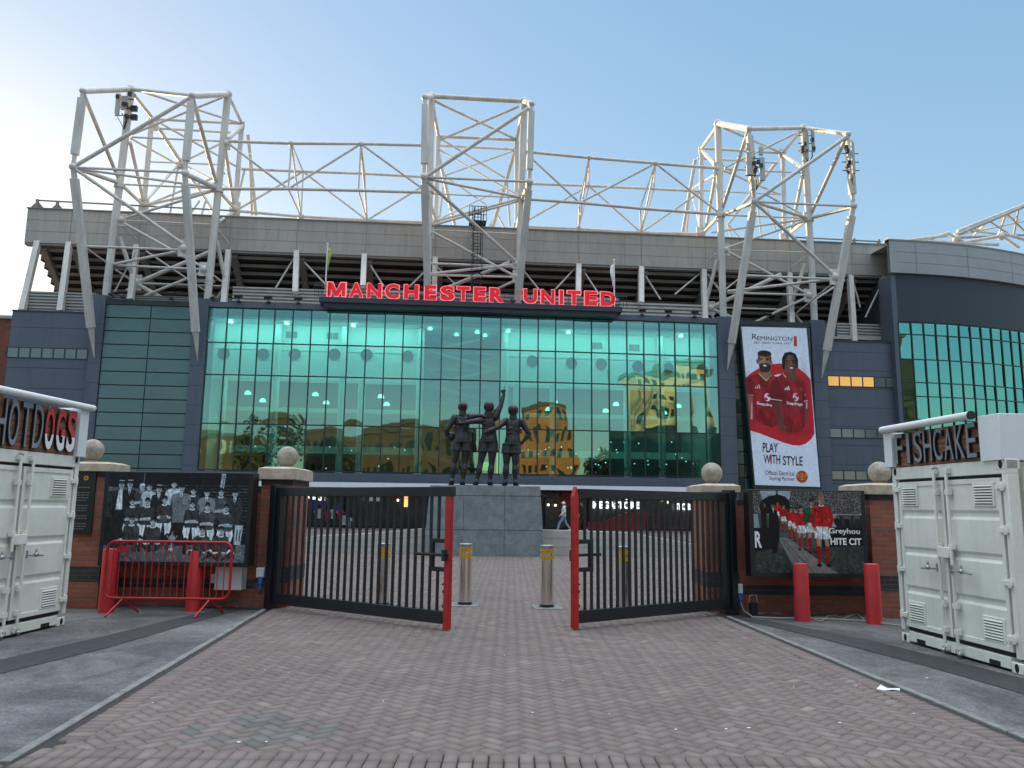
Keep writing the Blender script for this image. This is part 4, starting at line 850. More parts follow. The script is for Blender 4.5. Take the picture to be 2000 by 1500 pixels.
# fascia, roof, terrace underside
ua, ub = uof(52, 430, 3), uof(1747, 508, 3); zf0, zf1 = 19.15, 21.55
f = MB(); fbox(f, ua, ub, 3, 3.5, zf0, zf1); FA = f.build('fascia', M['fascia'], ST)
j = MB()
for px in (136, 272, 448, 580, 715, 850, 1012, 1130, 1252, 1376, 1541, 1660, 1725): u = uof(px, 460, 3); fbox(j, u, u+.04, 2.99, 2.998, zf0+.02, zf1-.02)
for z in (19.95, 20.75): fbox(j, ua, ub, 2.992, 2.998, z, z+.025)
j.build('panel_seam', M['seam'], FA)
f = MB(); fbox(f, ua-.05, ub+.05, 2.92, 3.6, zf1, zf1+.08); fbox(f, ua, ub, 3.05, 3.5, zf0-.16, zf0-.01); f.build('edge_trim', M['seam'], FA)
f = MB(); fbox(f, ua, ub, 3.5, 34, 21.2, 21.5); f.build('roof', M['fascia'], ST)
f = MB(); N_ = 13; ts, tz = .56, .40
for i in range(N_):
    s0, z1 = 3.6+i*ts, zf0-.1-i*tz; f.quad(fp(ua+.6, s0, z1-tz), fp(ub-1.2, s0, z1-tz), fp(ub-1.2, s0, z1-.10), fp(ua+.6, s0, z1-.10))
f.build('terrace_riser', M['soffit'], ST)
f = MB()
for i in range(N_):
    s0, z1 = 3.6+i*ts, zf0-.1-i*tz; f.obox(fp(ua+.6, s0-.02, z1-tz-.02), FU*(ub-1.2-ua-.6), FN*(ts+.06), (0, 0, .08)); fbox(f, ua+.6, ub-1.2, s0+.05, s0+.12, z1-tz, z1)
f.build('terrace_tread', M['dark'], ST)  # near-black treads: the shade under each step is put into the colour
f = MB(); fbox(f, ua+2.2, ub-.9, 11.6, 34, .1, 19); f.build('bowl_sun_block', M['dark'], ST)  # unseen solid mass added so no sun leaks through the stand
f = MB(); fbox(f, ub-1.15, ub-.7, 3.4, 12, 12, zf0-.05); fbox(f, ub-.7, ub+.3, .6, 12, 12.5, zf0-.05); f.build('end_wall', M['clad'], ST)
f = MB(); fbox(f, uof(10, 740, .5), ub, 1.7, 11.5, 13.9, 14.1); f.build('terrace_deck', M['concrete'], ST)
# columns, raking beams and bracing of the upper stand
cols = [((75, 470), (43, 607)), ((136, 472), (118, 608)), ((268, 478), (255, 586)), ((447, 488), (437, 594)), ((580, 490), (577, 572)), ((712, 497), (709, 560)), ((850, 503), (848, 575)), ((1012, 512), (1010, 585)), ((1130, 516), (1129, 580)), ((1252, 522), (1252, 592)), ((1374, 527), (1377, 630)), ((1541, 533), (1546, 637)), ((1660, 538), (1668, 668)), ((1724, 541), (1735, 670))]
for (a, b), (c, d) in cols:
    MB().beam(F(a, b, 3.2), F(c, d, 1.6), .36, .36, FN).build('column', M['steel'], ST)
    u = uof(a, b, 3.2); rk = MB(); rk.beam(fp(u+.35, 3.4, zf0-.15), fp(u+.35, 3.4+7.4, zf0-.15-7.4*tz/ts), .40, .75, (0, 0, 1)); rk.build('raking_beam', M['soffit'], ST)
for a, b in (((577, 500), (537, 565)), ((583, 500), (640, 560)), ((1125, 522), (1085, 565)), ((1135, 522), (1170, 575)), ((1368, 533), (1318, 575)), ((715, 505), (750, 560)), ((845, 515), (800, 560)), ((1255, 530), (1290, 585)), ((1378, 533), (1405, 565)), ((1016, 520), (1060, 575)), ((1724, 550), (1690, 620)), ((1665, 545), (1680, 600))):
    MB().tube(F(*a, 3.5), F(*b, 3.0), .065).build('brace', M['steel'], ST)
for px in (395, 960, 1395, 1505): MB().beam(F(px-25, 548, 5), F(px+25, 550, 5), .16, .22).build('service_bracket', M['steel'], ST)
# thin rail on the roof edge
a, b = F(70, 391, 4.5), F(462, 412, 4.5); MB().tube(a, b, .06).build('roof_rail', M['seam'], ST); a2, b2 = F(1545, 463, 4.5), F(1720, 472, 4.5); MB().tube(a2, b2, .06).build('roof_rail', M['seam'], ST)
for px, py in ((73, 396), (112, 400), (1668, 472), (1716, 474)): q = F(px, py, 4.5); rl = MB(); rl.beam(q-Vector((0, 0, .4)), q+Vector((0, 0, .25)), .16, .16, FN); rl.prism([(-.4, 0), (.4, 0), (0, .45)], q-Vector((0, 0, .3)), FU, (0, 0, 1), FN*.1); rl.build('rail_post', M['seam'], ST)
# canopy over the shops and the shopfronts
cz = zof(1000, 951, -2.2); u0, u1 = uof(415, 935, -2.2), uof(1430, 962, -2.2)
f = MB(); fbox(f, u0, u1, -2.2, -2.02, cz-.16, cz+.14); f.build('canopy_edge', M['panelwhite'], ST); f = MB(); fbox(f, u0, u1, -2.02, 1.0, cz-.16, cz-.02); f.build('canopy', M['shopwall'], ST)
f = MB(); fbox(f, u0-.5, u1+.5, .9, 1.2, .0, cz-.18)
f.build('shopfront', M['shopwall'], ST)
zs0 = .3
def shopbay(px0, px1, mt, z1=2.45, back=None):
    a, b = uof(px0, 1000, .6), uof(px1, 1000, .6); q = MB(); fbox(q, a, b, .70, .74, zs0+.05, z1); q.build('shop_window', mt, ST); r = MB()
    for u in (a, b-.07): fbox(r, u, u+.07, .64, .78, zs0, z1+.1)
    fbox(r, a, b, .64, .78, z1, z1+.1); r.build('shop_frame', M['frame'], ST)
wallshop = mat('shop_interior_glow', (.06, .065, .07), .3, col2=(.02, .022, .024), scale=1.4)
for a, b in ((608, 672), (674, 742), (744, 838), (1064, 1105), (1150, 1240), (1242, 1350)): shopbay(a, b, wallshop)
for px0, px1, py0, py1, mt, nm in ((760, 800, 957, 975, 'shopred', 'red_sign_panel'), (783, 800, 960, 990, 'warm', 'lit_display'), (1098, 1125, 962, 990, 'shopred', 'red_sign_panel')):
    a, b = uof(px0, 980, .5), uof(px1, 980, .5); q = MB(); fbox(q, a, b, .55, .6, zof(px0, py1, .5), zof(px0, py0, .5)); q.build(nm, M[mt], ST)
def shoptext(s_, px0, px1, py0, py1, mt, off=.03, sfc=.45):
    A_, B_ = F(px0, py1, sfc), F(px1, py1, sfc); z1 = zof(px0, py0, sfc); mb = MB()
    text(mb, s_, A_, FU, (0, 0, 1), (B_-A_).length, z1-A_.z, -FN, .06, off); mb.build('lettering', mt, ST)
shoptext('NIKE', 597, 634, 966, 977, M['shoplit']); shoptext('MEGASTORE', 1158, 1249, 979, 993, M['shoplit'], .04); shoptext('STORE', 1318, 1356, 983, 996, M['shoplit'], .04)
shoptext('THE TRINITY CLUB', 1045, 1090, 964, 971, mat('dim_letters', (.30, .28, .27), .5), .02)
for k, (px, py) in enumerate(((653, 964), (706, 974), (777, 977), (1071, 986), (1085, 987), (1210, 966), (1224, 974), (1235, 973), (1273, 972), (1296, 979), (1316, 973), (1305, 981))):
    q = F(px, py, .3); r_ = root('shop_downlight', 'small glowing downlight under the shop canopy', 'light', q, group='downlights under the shop canopy'); MB().ball(q, .075, 10, 8).build('bulb', M['lamp'], r_); MB().tube(q+Vector((0, 0, .06)), Vector((q.x, q.y, cz-.17)), .02, 6).build('stem', M['black'], r_)
# merchandise and red queue counter before the shop
r_ = root('shop_display', 'shirts and scarves on a display rail outside the shop behind left gate bars', 'display', F(645, 1030, -.4))
for k, (px, py, c) in enumerate(((612, 985, (.05, .08, .35)), (622, 1003, (.65, .65, .68)), (632, 988, (.2, .05, .3)), (640, 1008, (.55, .03, .08)), (651, 1004, (.6, .6, .66)), (659, 992, (.06, .08, .40)), (664, 1005, (.5, .04, .1)), (672, 1016, (.6, .62, .65)), (680, 1020, (.7, .7, .7)))):
    q = F(px, py, -.3); mb = MB(); mb.prism([(-.14, -.3), (.14, -.3), (.14, .12), (.26, .02), (.30, .14), (.14, .3), (-.14, .3), (-.30, .14), (-.26, .02), (-.14, .12)], q, FU, (0, 0, 1), FN*.08); mb.build('shirt', mat('shirt_cloth', c, .8, var=.3, scale=12), r_)
a, b = F(606, 985, -.3), F(684, 985, -.3); mb = MB().tube(a+Vector((0, 0, .5)), b+Vector((0, 0, .5)), .03)
for q in (a, b): mb.tube(q+Vector((0, 0, .5)), Vector((q.x, q.y, .3)), .03)
mb.build('rail', M['black'], r_)
r_ = root('queue_counter', 'long red queue counter with sloping top outside the store behind the right gate', 'counter', F(1205, 1035, -.5))
a, b = uof(1148, 1030, -.5), uof(1262, 1030, -.5); ub_ = MB(); ub_.prism([(0, 0), (b-a, 0), (b-a, 1.15), (b-a-1.2, 1.15), ((b-a)*.3, .55), (0, .5)], fp(a, -.5, .3), FU, (0, 0, 1), FN*.5); ub_.build('body', M['shopred'], r_, bevel=.02)
for k, px in enumerate((1266, 1307)):
    a, b = uof(px, 1020, -.7), uof(px+38, 1020, -.7); r_ = root('queue_barrier', ('red tubular queue barrier next to the red counter outside the store', 'red tubular queue barrier farthest right outside the store')[k], 'barrier', fp((a+b)/2, -.7, .3), group='queue barriers outside the store'); mb = MB(); z0, z1 = .45, 1.35; c = .15
    mb.path([fp(a+c, -.7, z1), fp(b-c, -.7, z1), fp(b, -.7, z1-c), fp(b, -.7, z0), fp(a, -.7, z0), fp(a, -.7, z1-c), fp(a+c, -.7, z1)], .025, 8); mb.build('tube_frame', M['shopred'], r_); mb = MB()
    for i in range(1, 9): u = a+(b-a)*i/9; mb.tube(fp(u, -.7, z0), fp(u, -.7, z1), .01, 6)
    mb.build('bars', M['shopred'], r_); mb = MB()
    for u in (a+.2, b-.2): mb.path([fp(u, -1.0, .3), fp(u, -.7, .47), fp(u, -.4, .3)], .02, 6)
    mb.build('feet', M['shopred'], r_)
r_ = root('lamp_post', 'slim pale post standing outside the shop, seen behind the left gate', 'post', F(743, 1030, -1.2)); q = F(743, 1030, -1.2)
MB().tube((q.x, q.y, .3), (q.x, q.y, 2.6), .06).build('pole', M['white'], r_); MB().tube((q.x, q.y, 2.5), (q.x, q.y, 2.72), .1).build('head', M['white'], r_)
MB().box(q.x-.9, q.x+.05, q.y-.1, q.y-.07, 1.95, 2.2).build('sign_plate', M['sheet'], r_)

# ---------------- hall behind the glass
f = MB(); fbox(f, uG0-.5, uG1+.5, 9.5, 9.7, 2.9, 14.0); f.build('hall_back_wall', M['intgrey'], ST)
f = MB(); fbox(f, uG0-.5, uG1+.5, .5, 9.5, 3.0, 3.3); f.build('hall_floor', M['intdark'], ST); f = MB(); fbox(f, uG0-.5, uG1+.5, .6, 9.5, 13.75, 13.88); f.build('hall_ceiling', M['intwhite'], ST)
for a in (uG0-.45, uG1+.25): f = MB(); fbox(f, a, a+.2, .4, 9.5, 3.3, 13.75); f.build('hall_side_wall', M['intwhite'], ST)
zb = zof(600, 741, 2.2)
for x0, x1 in ((400, 826), (976, 1408)):
    a, b = uof(x0, 700, 2.2), uof(x1, 700, 2.2); f = MB(); fbox(f, a, b, 2.2, 2.5, zb, 13.75); o = f.build('white_bulkhead', M['intwhite'], ST)
    f = MB(); fbox(f, a, b, 2.15, 2.199, zb+1.95, zb+2.05); fbox(f, a, b, 2.1, 2.6, zb-.15, zb); f.build('ledge', M['intwhite'], o)
for px, py in ((437, 691), (514, 692), (576, 692), (653, 692), (716, 693), (796, 696), (1040, 705), (1116, 709), (1174, 711), (1246, 716), (1305, 719), (1371, 722)):
    q = F(px, py, 2.17); mb = MB(); mb.lathe([(.40, 0), (.40, .04)], n=28); mb.v = [tuple(q+FU*x+Vector((0, 0, y))-FN*z) for x, y, z in mb.v]; mb.build('porthole', M['win'], ST)
for px, py in ((576, 654), (656, 656), (1172, 675), (1245, 679)):
    q = F(px, py, 2.16); mb = MB(); u, z = (q-FO).dot(FU), q.z
    for k in (-.35, .05): fbox(mb, u+k-.25, u+k+.1, 2.15, 2.19, z-.22, z+.22)
    mb.build('vent_grille', M['intgrey'], ST)
for px in (432, 535, 666, 704, 818, 985, 1008, 1080, 1225, 1292, 1385):
    a = uof(px, 820, 1.9); z1 = 13.7 if px in (535, 666, 818, 985, 1292) else zb; f = MB(); f.lathe([(.24, 3.3), (.24, z1)], fp(a, 1.9, 0), 16); f.build('hall_column', M['intwhite'], ST)
for z0, z1, s in ((5.25, 5.75, 5.0), (8.2, 8.5, 5.5)):
    for x0, x1 in ((400, 826), (976, 1408)): f = MB(); fbox(f, uof(x0, 850, s), uof(x1, 850, s), s, 9.4, z0, z1); f.build('balcony', M['intwhite'], ST)
for k in range(8):                                        # stair flights in the central bay
    z = 3.9+k*1.22; f = MB(); fbox(f, uof(830, 780, 4), uof(972, 780, 4), 4.0, 6.0, z, z+.16); f.build('landing', M['intgrey'], ST); f = MB(); a, b = uof(835, 780, 4), uof(968, 780, 4); (a, b) = (a, b) if k % 2 else (b, a)
    f.beam(fp(a, 3.6, z+.1), fp(b, 3.6, z+1.3), .25, .2, (0, 0, 1)); f.beam(fp(a, 3.5, z+1.0), fp(b, 3.5, z+2.2), .04, .06, (0, 0, 1)); f.build('stair_flight', M['intgrey'], ST)
f = MB(); fbox(f, uof(828, 780, 6.2), uof(974, 780, 6.2), 6.2, 6.4, 3.3, 13.75); f.build('stair_wall', M['intgrey'], ST)
for px0, px1, py0, py1 in ((970, 988, 885, 925), (938, 957, 902, 918)):
    a, b = uof(px0, 900, 3), uof(px1, 900, 3); f = MB(); fbox(f, a, b, 3, 3.1, zof(px0, py1, 3), zof(px0, py0, 3)); f.build('lit_doorway', M['warm'], ST)
pend = [(484, 770), (513, 785), (616, 773), (637, 789), (744, 777), (755, 792), (1083, 787), (1071, 802), (1203, 792), (1183, 805), (1325, 796), (1297, 809)]
for k, (px, py) in enumerate(pend):
    s = 3.2+(k % 2)*1.2; q = F(px, py, s); r_ = root('pendant_lamp', 'glowing dome pendant lamp hanging behind the green glass', 'lamp', q, group='dome pendant lamps behind the glass')
    MB().lathe([(.02, .26), (.10, .25), (.18, .18), (.225, .06), (.23, 0), (.20, .0)], q, 20).build('shade', M['lamp'], r_); MB().tube(q+Vector((0, 0, .25)), Vector((q.x, q.y, 13.7)), .015, 6).build('cord', M['black'], r_)
    l = bpy.data.lights.new('pendant_light', 'POINT'); l.energy = 7; l.color = (1, .93, .78); l.shadow_soft_size = .25
    lo = bpy.data.objects.new('pendant_light', l); COL.objects.link(lo); lo.location = q-FN*.9-Vector((0, 0, .35))
for k, (px, py, s) in enumerate(((840, 643, 1.4), (992, 648, 1.4), (891, 682, 3), (947, 684, 3), (932, 659, 2), (560, 640, 1.2), (690, 645, 1.2), (1110, 660, 1.2), (1330, 672, 1.2), (450, 640, 1.2))):
    q = F(px, py, s); q.z = 13.55; r_ = root('ceiling_light', 'round ceiling light at the top of the glass hall', 'light', q, group='ceiling lights in the glass hall'); MB().lathe([(.16, .0), (.17, .08), (.05, .2)], q, 16).build('diffuser', M['lamp'], r_)
for x0, x1, en in ((404, 826, 100), (830, 972, 28), (976, 1404, 90)):
    a, b = F(x0, 640, .9), F(x1, 640, .9); l = bpy.data.lights.new('ceiling_strip', 'AREA'); l.shape = 'RECTANGLE'; l.size = (b-a).length*.95; l.size_y = .5; l.energy = en; l.color = (1, .97, .9)
    lo = bpy.data.objects.new('ceiling_strip', l); COL.objects.link(lo); c = (a+b)/2; c.z = 13.6; lo.location = c
    zv = -(FN*.45-Vector((0, 0, 1))).normalized(); lo.rotation_euler = Matrix((FU, zv.cross(FU), zv)).transposed().to_euler()
for k in range(60):                                       # tiny lights over the tables
    px = rnd.uniform(1010, 1390) if k < 45 else rnd.uniform(430, 800); py = rnd.uniform(862, 915); q = F(px, py, rnd.uniform(2.5, 8)); r_ = root('table_light', 'tiny lamp glowing low down in the glass hall', 'light', q, group='tiny lamps in the glass hall'); MB().ball(q, .045, 8, 6).build('bulb', M['lamp'], r_)
for k in range(46):                                       # tables, chairs and planters along the glass
    pass
pm = MB()
for k in range(520):
    px = rnd.choice((rnd.uniform(1290, 1400), rnd.uniform(1150, 1290), rnd.uniform(430, 640), rnd.uniform(1130, 1290))); q = F(px, 918+rnd.uniform(-22, 16)*rnd.random(), rnd.uniform(.7, 1.2)); r = rnd.uniform(.06, .15)
    d = Vector((rnd.gauss(0, 1), rnd.gauss(0, 1), rnd.gauss(0, 1))).normalized(); e = d.cross(Vector((.3, .5, 1))).normalized(); pm.quad(q-d*r, q+e*r*.5, q+d*r, q-e*r*.5)
tag(pm.build('indoor_planting', M['foliage'], smooth=False), kind='stuff', label='leafy planting along the foot of the green glass', cat='planting')

# ---------------- illuminated letters on top of the glass
SG = root('letter_sign', 'red illuminated capital letters standing on a dark beam above the green glass', 'sign', F(920, 600, -1))
SS = -1.0; zA = zof(920, 596, SS)
e = MB(); u0, u1 = uof(624, 592, SS), uof(1214, 612, SS); fbox(e, u0, u1, SS-.25, .0, ZT+.30, ZT+.36+.28); fbox(e, u0+.3, u1-.3, SS-.1, .1, ZT+.0, ZT+.30); e.build('beam', M['cladseam'], SG)
zbm = ZT+.64
glyph_px = [('M', 639, 676), ('A', 682, 710), ('N', 717, 746), ('C', 752, 780), ('H', 789, 818), ('E', 829, 853), ('S', 860, 888), ('T', 892, 918), ('E', 925, 949), ('R', 956, 984), ('U', 1022, 1049), ('N', 1056, 1083), ('I', 1092, 1100), ('T', 1107, 1134), ('E', 1141, 1166), ('D', 1172, 1201)]
ztop = zof(800, 556, SS); hgt = ztop-zbm-.02
M_POLY = lambda e: [(0-e, 0-e), (.21+e, 0-e), (.21+e, .52), (.40, 0-e), (.60, 0-e), (.79-e, .52), (.79-e, 0-e), (1+e, 0-e), (1+e, 1+e), (.72-e, 1+e), (.5, .42+e), (.28+e, 1+e), (0-e, 1+e)]
def letter_m(mb, o, wd, ht, dep, e): mb.prism([(x*wd, y*ht) for x, y in M_POLY(e)], o, FU, (0, 0, 1), FN*dep)
for ch_, x0, x1 in glyph_px:
    xm = (x0+x1)/2; a, b = uof(x0, 570, SS), uof(x1, 570, SS)
    r1 = MB(); letter_m(r1, fp(a, SS-.12, zbm+.06), b-a, hgt-.08, .10, .03) if ch_ == 'M' else text(r1, ch_, fp(a-.03, SS-.12, zbm+.02), FU, (0, 0, 1), b-a+.06, hgt, -FN, .10, .02 if ch_ == 'M' else .055); L_ = r1.build('letter', M['signrim'], SG)
    r2 = MB(); letter_m(r2, fp(a+.03, SS-.16, zbm+.08), b-a-.06, hgt-.12, .03, -.015) if ch_ == 'M' else text(r2, ch_, fp(a+.02, SS-.16, zbm+.065), FU, (0, 0, 1), b-a-.04, hgt-.09, -FN, .03, .0 if ch_ == 'M' else .04); r2.build('face', M['signface'], L_)
for u in (u0+.15, u1-.15):
    e = MB()
    for k in range(5):
        du = (k-2)*.22; e.path([fp(u+du, SS-.2, zbm), fp(u+du, SS-.35, zbm+.5), fp(u+du, SS-.2, zbm+1.0)], .02, 6)
    for z in (.35, .7): e.tube(fp(u-.5, SS-.3, zbm+z), fp(u+.5, SS-.3, zbm+z), .02, 6)
    e.build('end_railing', M['frame'], SG)
e = MB(); e.tube(fp(u0, -.2, zbm+.45), fp(u1, -.2, zbm+.45), .02, 6); e.tube(fp(u0, -.2, zbm+.9), fp(u1, -.2, zbm+.9), .02, 6)
for k in range(24): u = u0+(u1-u0)*k/23; e.tube(fp(u, -.2, zbm-.1), fp(u, -.2, zbm+.9), .018, 6)
e.build('walkway_rail', M['frame'], SG)
# flagpoles
def flag(px, py0, py1, lab, mt, sgn):
    a, b = F(px, py1, -.4), F(px, py0, -.4); b.x, b.y = a.x, a.y; r_ = root('flagpole', lab, 'flagpole', a); MB().tube(a, b, .045, 10).build('pole', M['white'], r_); MB().ball(b, .08, 10, 8).build('finial', M['white'], r_)
    mb = MB(); n = 8; vs = []
    for i in range(n+1):
        t = i/n; z = b.z-.25-1.5*t; wv = .10*math.sin(5*t)
        vs += [(a.x+.05, a.y+.03*math.sin(7*t), z), (a.x+sgn*(.20+wv*.8), a.y+.1*math.cos(6*t), z-.1)]
    mb.add(vs, [(2*i, 2*i+1, 2*i+3, 2*i+2) for i in range(n)]); o = mb.build('flag', mt, r_); sm = o.modifiers.new('s', 'SOLIDIFY'); sm.thickness = .02
flag(635, 476, 575, 'slim flagpole with limp yellow and green flag left of the red letters', M['flaggreen'], 1); flag(1200, 508, 600, 'slim flagpole with limp white flag at the right end of the red letters', M['flagwhite'], -1)
# spotlights on the parapet
for px, py, lab in ((466, 590, 'small dark spotlight on the parapet above the left end of the green glass'), (524, 592, 'small dark spotlight on the parapet, second along from the left tower legs'), (583, 594, 'small dark spotlight on the parapet nearest the left end of the red letters'), (1254, 620, 'small dark spotlight on the parapet nearest the right end of the red letters'), (1305, 625, 'small dark spotlight on the parapet midway between letters and right tower'), (1357, 629, 'small dark spotlight on the parapet above the right end of the green glass'), (240, 580, 'small dark spotlight at the foot of the left tower’s rear leg'.replace('’', "'")), (335, 586, 'small dark spotlight on the parapet between the two left tower rear legs'), (1500, 636, 'small dark spotlight on the parapet over the hanging advert')):
    q = F(px, py, -.3); q.z = ZT+.36; r_ = root('spotlight', lab, 'spotlight', q, group='spotlights along the parapet'); MB().box(-.12, .12, -.1, .1, -.05, .06).tube((0, 0, .05), (0, 0, .2), .03, 8).build('bracket', M['black'], r_, True)
    mb = MB(); mb.obox((-.22, -.25, .16), (.44, 0, 0), (0, .4, .16), (0, -.08, .18)); mb.build('head', M['black'], r_, True, .01)

# ---------------- hanging advert
BN = root('advert_banner', 'tall hanging advert banner showing two footballers in red shirts', 'banner', F(1525, 800, -.6))
cor = [F(1448, 638, -.6), F(1575, 641, -.6), F(1602, 951, -.6), F(1475, 947, -.6)]; TL, TR, BR, BL = cor
fr = MB(); ex = (TR-TL).normalized(); ey = (TL-BL).normalized(); en = ex.cross(ey).normalized()
if en.dot(FN) > 0: en = -en
fr.add([TL+ey*.1-ex*.1-en*.02, TR+ey*.1+ex*.1-en*.02, BR-ey*.28+ex*.1-en*.02, BL-ey*.28-ex*.1-en*.02]+[p-en*.35 for p in (TL+ey*.1-ex*.1, TR+ey*.1+ex*.1, BR-ey*.28+ex*.1, BL-ey*.28-ex*.1)], [(0, 3, 2, 1), (4, 5, 6, 7), (0, 1, 5, 4), (1, 2, 6, 5), (2, 3, 7, 6), (3, 0, 4, 7)]); fr.build('frame', M['frame'], BN)
Abn = .41; cv = Canvas(330, 805, Abn, (.86, .89, .95))
R_ = (.76, .13, .19); X_ = lambda x, y: ((x-80-(y-40)*.085)/590*Abn, (y-40)/1395)   # crop pixels of the banner to panel coordinates
def P_(*pts): return [X_(*p) for p in pts]
def ce(x, y, rx, ry, c, op=1, soft=1.5, rot=0): a, b = X_(x, y); cv.ell(a, b, rx/590*Abn, ry/1395, c, op, soft, rot)
def cl(x0, y0, x1, y1, w_, c, op=1, w1=None): a, b = X_(x0, y0); d, e = X_(x1, y1); cv.line(a, b, d, e, w_/1420, c, op, None if w1 is None else w1/1420)
swoosh = [(120, 500), (170, 455), (250, 405), (350, 372), (430, 365), (520, 375), (600, 405), (660, 450), (705, 500), (720, 700), (735, 880), (738, 975), (712, 1020), (660, 1065), (600, 1085), (540, 1082), (460, 1062), (350, 1025), (250, 990), (158, 965)]
cv.poly(P_(*swoosh), R_)
SK1, SK2 = (.66, .48, .39), (.44, .29, .23); J, Jd = (.57, .085, .13), (.36, .06, .10)
cv.poly(P_((375, 470), (450, 452), (450, 480), (380, 482)), (.86, .88, .92))
# left figure
cv.poly(P_((135, 660), (178, 660), (182, 870), (162, 865)), SK1); cv.poly(P_((168, 720), (178, 720), (176, 865), (165, 865)), (.86, .84, .84))
cv.poly(P_((120, 505), (225, 455), (300, 530), (355, 470), (430, 500), (440, 880), (360, 935), (195, 880), (185, 660), (132, 660)), J)
for x0, y0, x1, y1 in ((200, 600, 215, 860), (240, 640, 260, 880), (300, 560, 320, 700), (350, 820, 300, 900), (180, 560, 190, 660)): cl(x0, y0, x1, y1, 9, (.50, .06, .11), .5)
cv.poly(P_((120, 510), (160, 490), (180, 580), (182, 655), (132, 655)), (.50, .07, .12), .7); cl(132, 655, 183, 655, 4, (.9, .88, .88)); cl(132, 661, 183, 661, 4, (.08, .07, .1))
cv.poly(P_((235, 455), (350, 470), (302, 528)), SK1); cl(226, 458, 300, 530, 6, (.1, .08, .1)); cl(232, 456, 302, 524, 3, (.92, .8, .5)); cl(358, 476, 303, 530, 6, (.1, .08, .1)); cl(352, 474, 303, 524, 3, (.92, .8, .5))
cv.poly(P_((262, 420), (345, 420), (345, 490), (302, 512), (258, 470)), tuple(c*.85 for c in SK1)); ce(290, 350, 60, 88, SK1); ce(322, 355, 26, 78, tuple(c*.8 for c in SK1), .7, 9); ce(223, 352, 9, 22, tuple(c*.8 for c in SK1)); ce(353, 362, 8, 20, SK1)
ce(288, 278, 60, 27, (.10, .08, .08)); ce(288, 286, 56, 22, (.13, .10, .10), .8, 6); ce(236, 320, 7, 34, (.12, .09, .09), .8, 3); ce(343, 320, 7, 34, (.12, .09, .09), .8, 3); cv.poly(P_((238, 375), (345, 375), (340, 430), (315, 446), (265, 446), (244, 425)), (.19, .13, .11)); ce(291, 387, 17, 7, (.92, .90, .88)); ce(291, 370, 34, 8, (.16, .11, .1))
for x in (262, 316): ce(x, 335, 15, 6, (.10, .07, .07)); cl(x-18, 322, x+18, 320, 4, (.1, .07, .06))
cl(291, 335, 294, 358, 8, tuple(c*.82 for c in SK1))
# right figure
cv.poly(P_((360, 690), (435, 690), (440, 800), (490, 965), (415, 950), (395, 800)), SK2); cl(425, 720, 470, 940, 7, (.55, .38, .3), .5); cv.poly(P_((650, 690), (678, 690), (676, 860), (660, 860)), SK2); cv.poly(P_((662, 700), (676, 700), (674, 760), (664, 760)), (.86, .84, .84))
cv.poly(P_((345, 530), (385, 490), (470, 455), (540, 520), (590, 470), (650, 520), (668, 690), (650, 700), (650, 920), (560, 985), (490, 970), (440, 700), (342, 685)), J)
for x0, y0, x1, y1 in ((450, 620, 470, 900), (500, 700, 520, 960), (600, 640, 590, 900), (640, 600, 630, 900), (430, 540, 440, 680), (560, 780, 520, 960), (610, 860, 520, 960)): cl(x0, y0, x1, y1, 10, (.48, .06, .1), .5)
cv.poly(P_((345, 530), (400, 490), (440, 560), (440, 685), (342, 680)), Jd, .55); cl(342, 684, 440, 695, 6, (.95, .94, .94)); cl(342, 692, 440, 703, 4, (.08, .07, .09)); cl(648, 694, 676, 686, 4, (.95, .94, .94))
cl(440, 462, 478, 452, 5, (.1, .08, .1)); cl(455, 455, 480, 485, 4, (.92, .8, .5))
cv.poly(P_((480, 440), (575, 430), (590, 480), (545, 522), (500, 500)), tuple(c*.9 for c in SK2)); ce(518, 360, 58, 92, SK2); ce(548, 370, 26, 76, tuple(c*.72 for c in SK2), .7, 9)
cv.poly(P_((446, 320), (470, 270), (520, 256), (570, 275), (592, 330), (592, 400), (575, 400), (568, 330), (540, 284), (500, 288), (478, 330), (470, 430), (448, 400)), (.07, .055, .055)); ce(532, 402, 15, 7, (.92, .90, .88))
for x in (500, 552): ce(x, 350, 14, 6, (.07, .05, .05)); cl(x-16, 337, x+16, 335, 4, (.07, .05, .05))
cl(530, 350, 535, 375, 8, tuple(c*1.3 for c in SK2), .7)
for ox, oy in ((230, 575), (497, 582)):                     # three stripes and sponsor swirl
    for k, h_ in enumerate((18, 28, 38)): cv.poly(P_((ox-28+k*18, oy+18), (ox-16+k*18, oy+18), (ox-8+k*14-10, oy+18-h_), (ox-18+k*14-8, oy+20-h_)), (.95, .95, .95))
for ox, oy in ((313, 668), (570, 660)): ce(ox, oy, 27, 36, (.95, .94, .94)); ce(ox+10, oy-12, 16, 13, J); ce(ox-8, oy+14, 15, 12, J); cl(ox-12, oy-12, ox+14, oy+14, 9, (.95, .94, .94))
ce(617, 590, 13, 20, (.62, .28, .12)); cl(655, 630, 655, 645, 3, (.9, .9, .9))
cv.folds(J, .26, .10, 1.35, 22); cv.folds(Jd, .3, .08, 1.2, 14)
for x, y, rx, ry, o_ in ((150, 700, 40, 190, .35), (400, 760, 40, 150, .45), (215, 560, 40, 70, .25), (660, 640, 30, 200, .3), (470, 800, 35, 160, .35), (570, 960, 90, 26, .45), (620, 560, 40, 60, .2)): ce(x, y, rx, ry, (.30, .03, .06), o_*.8, 34)
for x, y, rx, ry in ((260, 640, 40, 60), (570, 620, 45, 70), (560, 780, 40, 60)): ce(x, y, rx, ry, (.80, .22, .27), .35, 36)
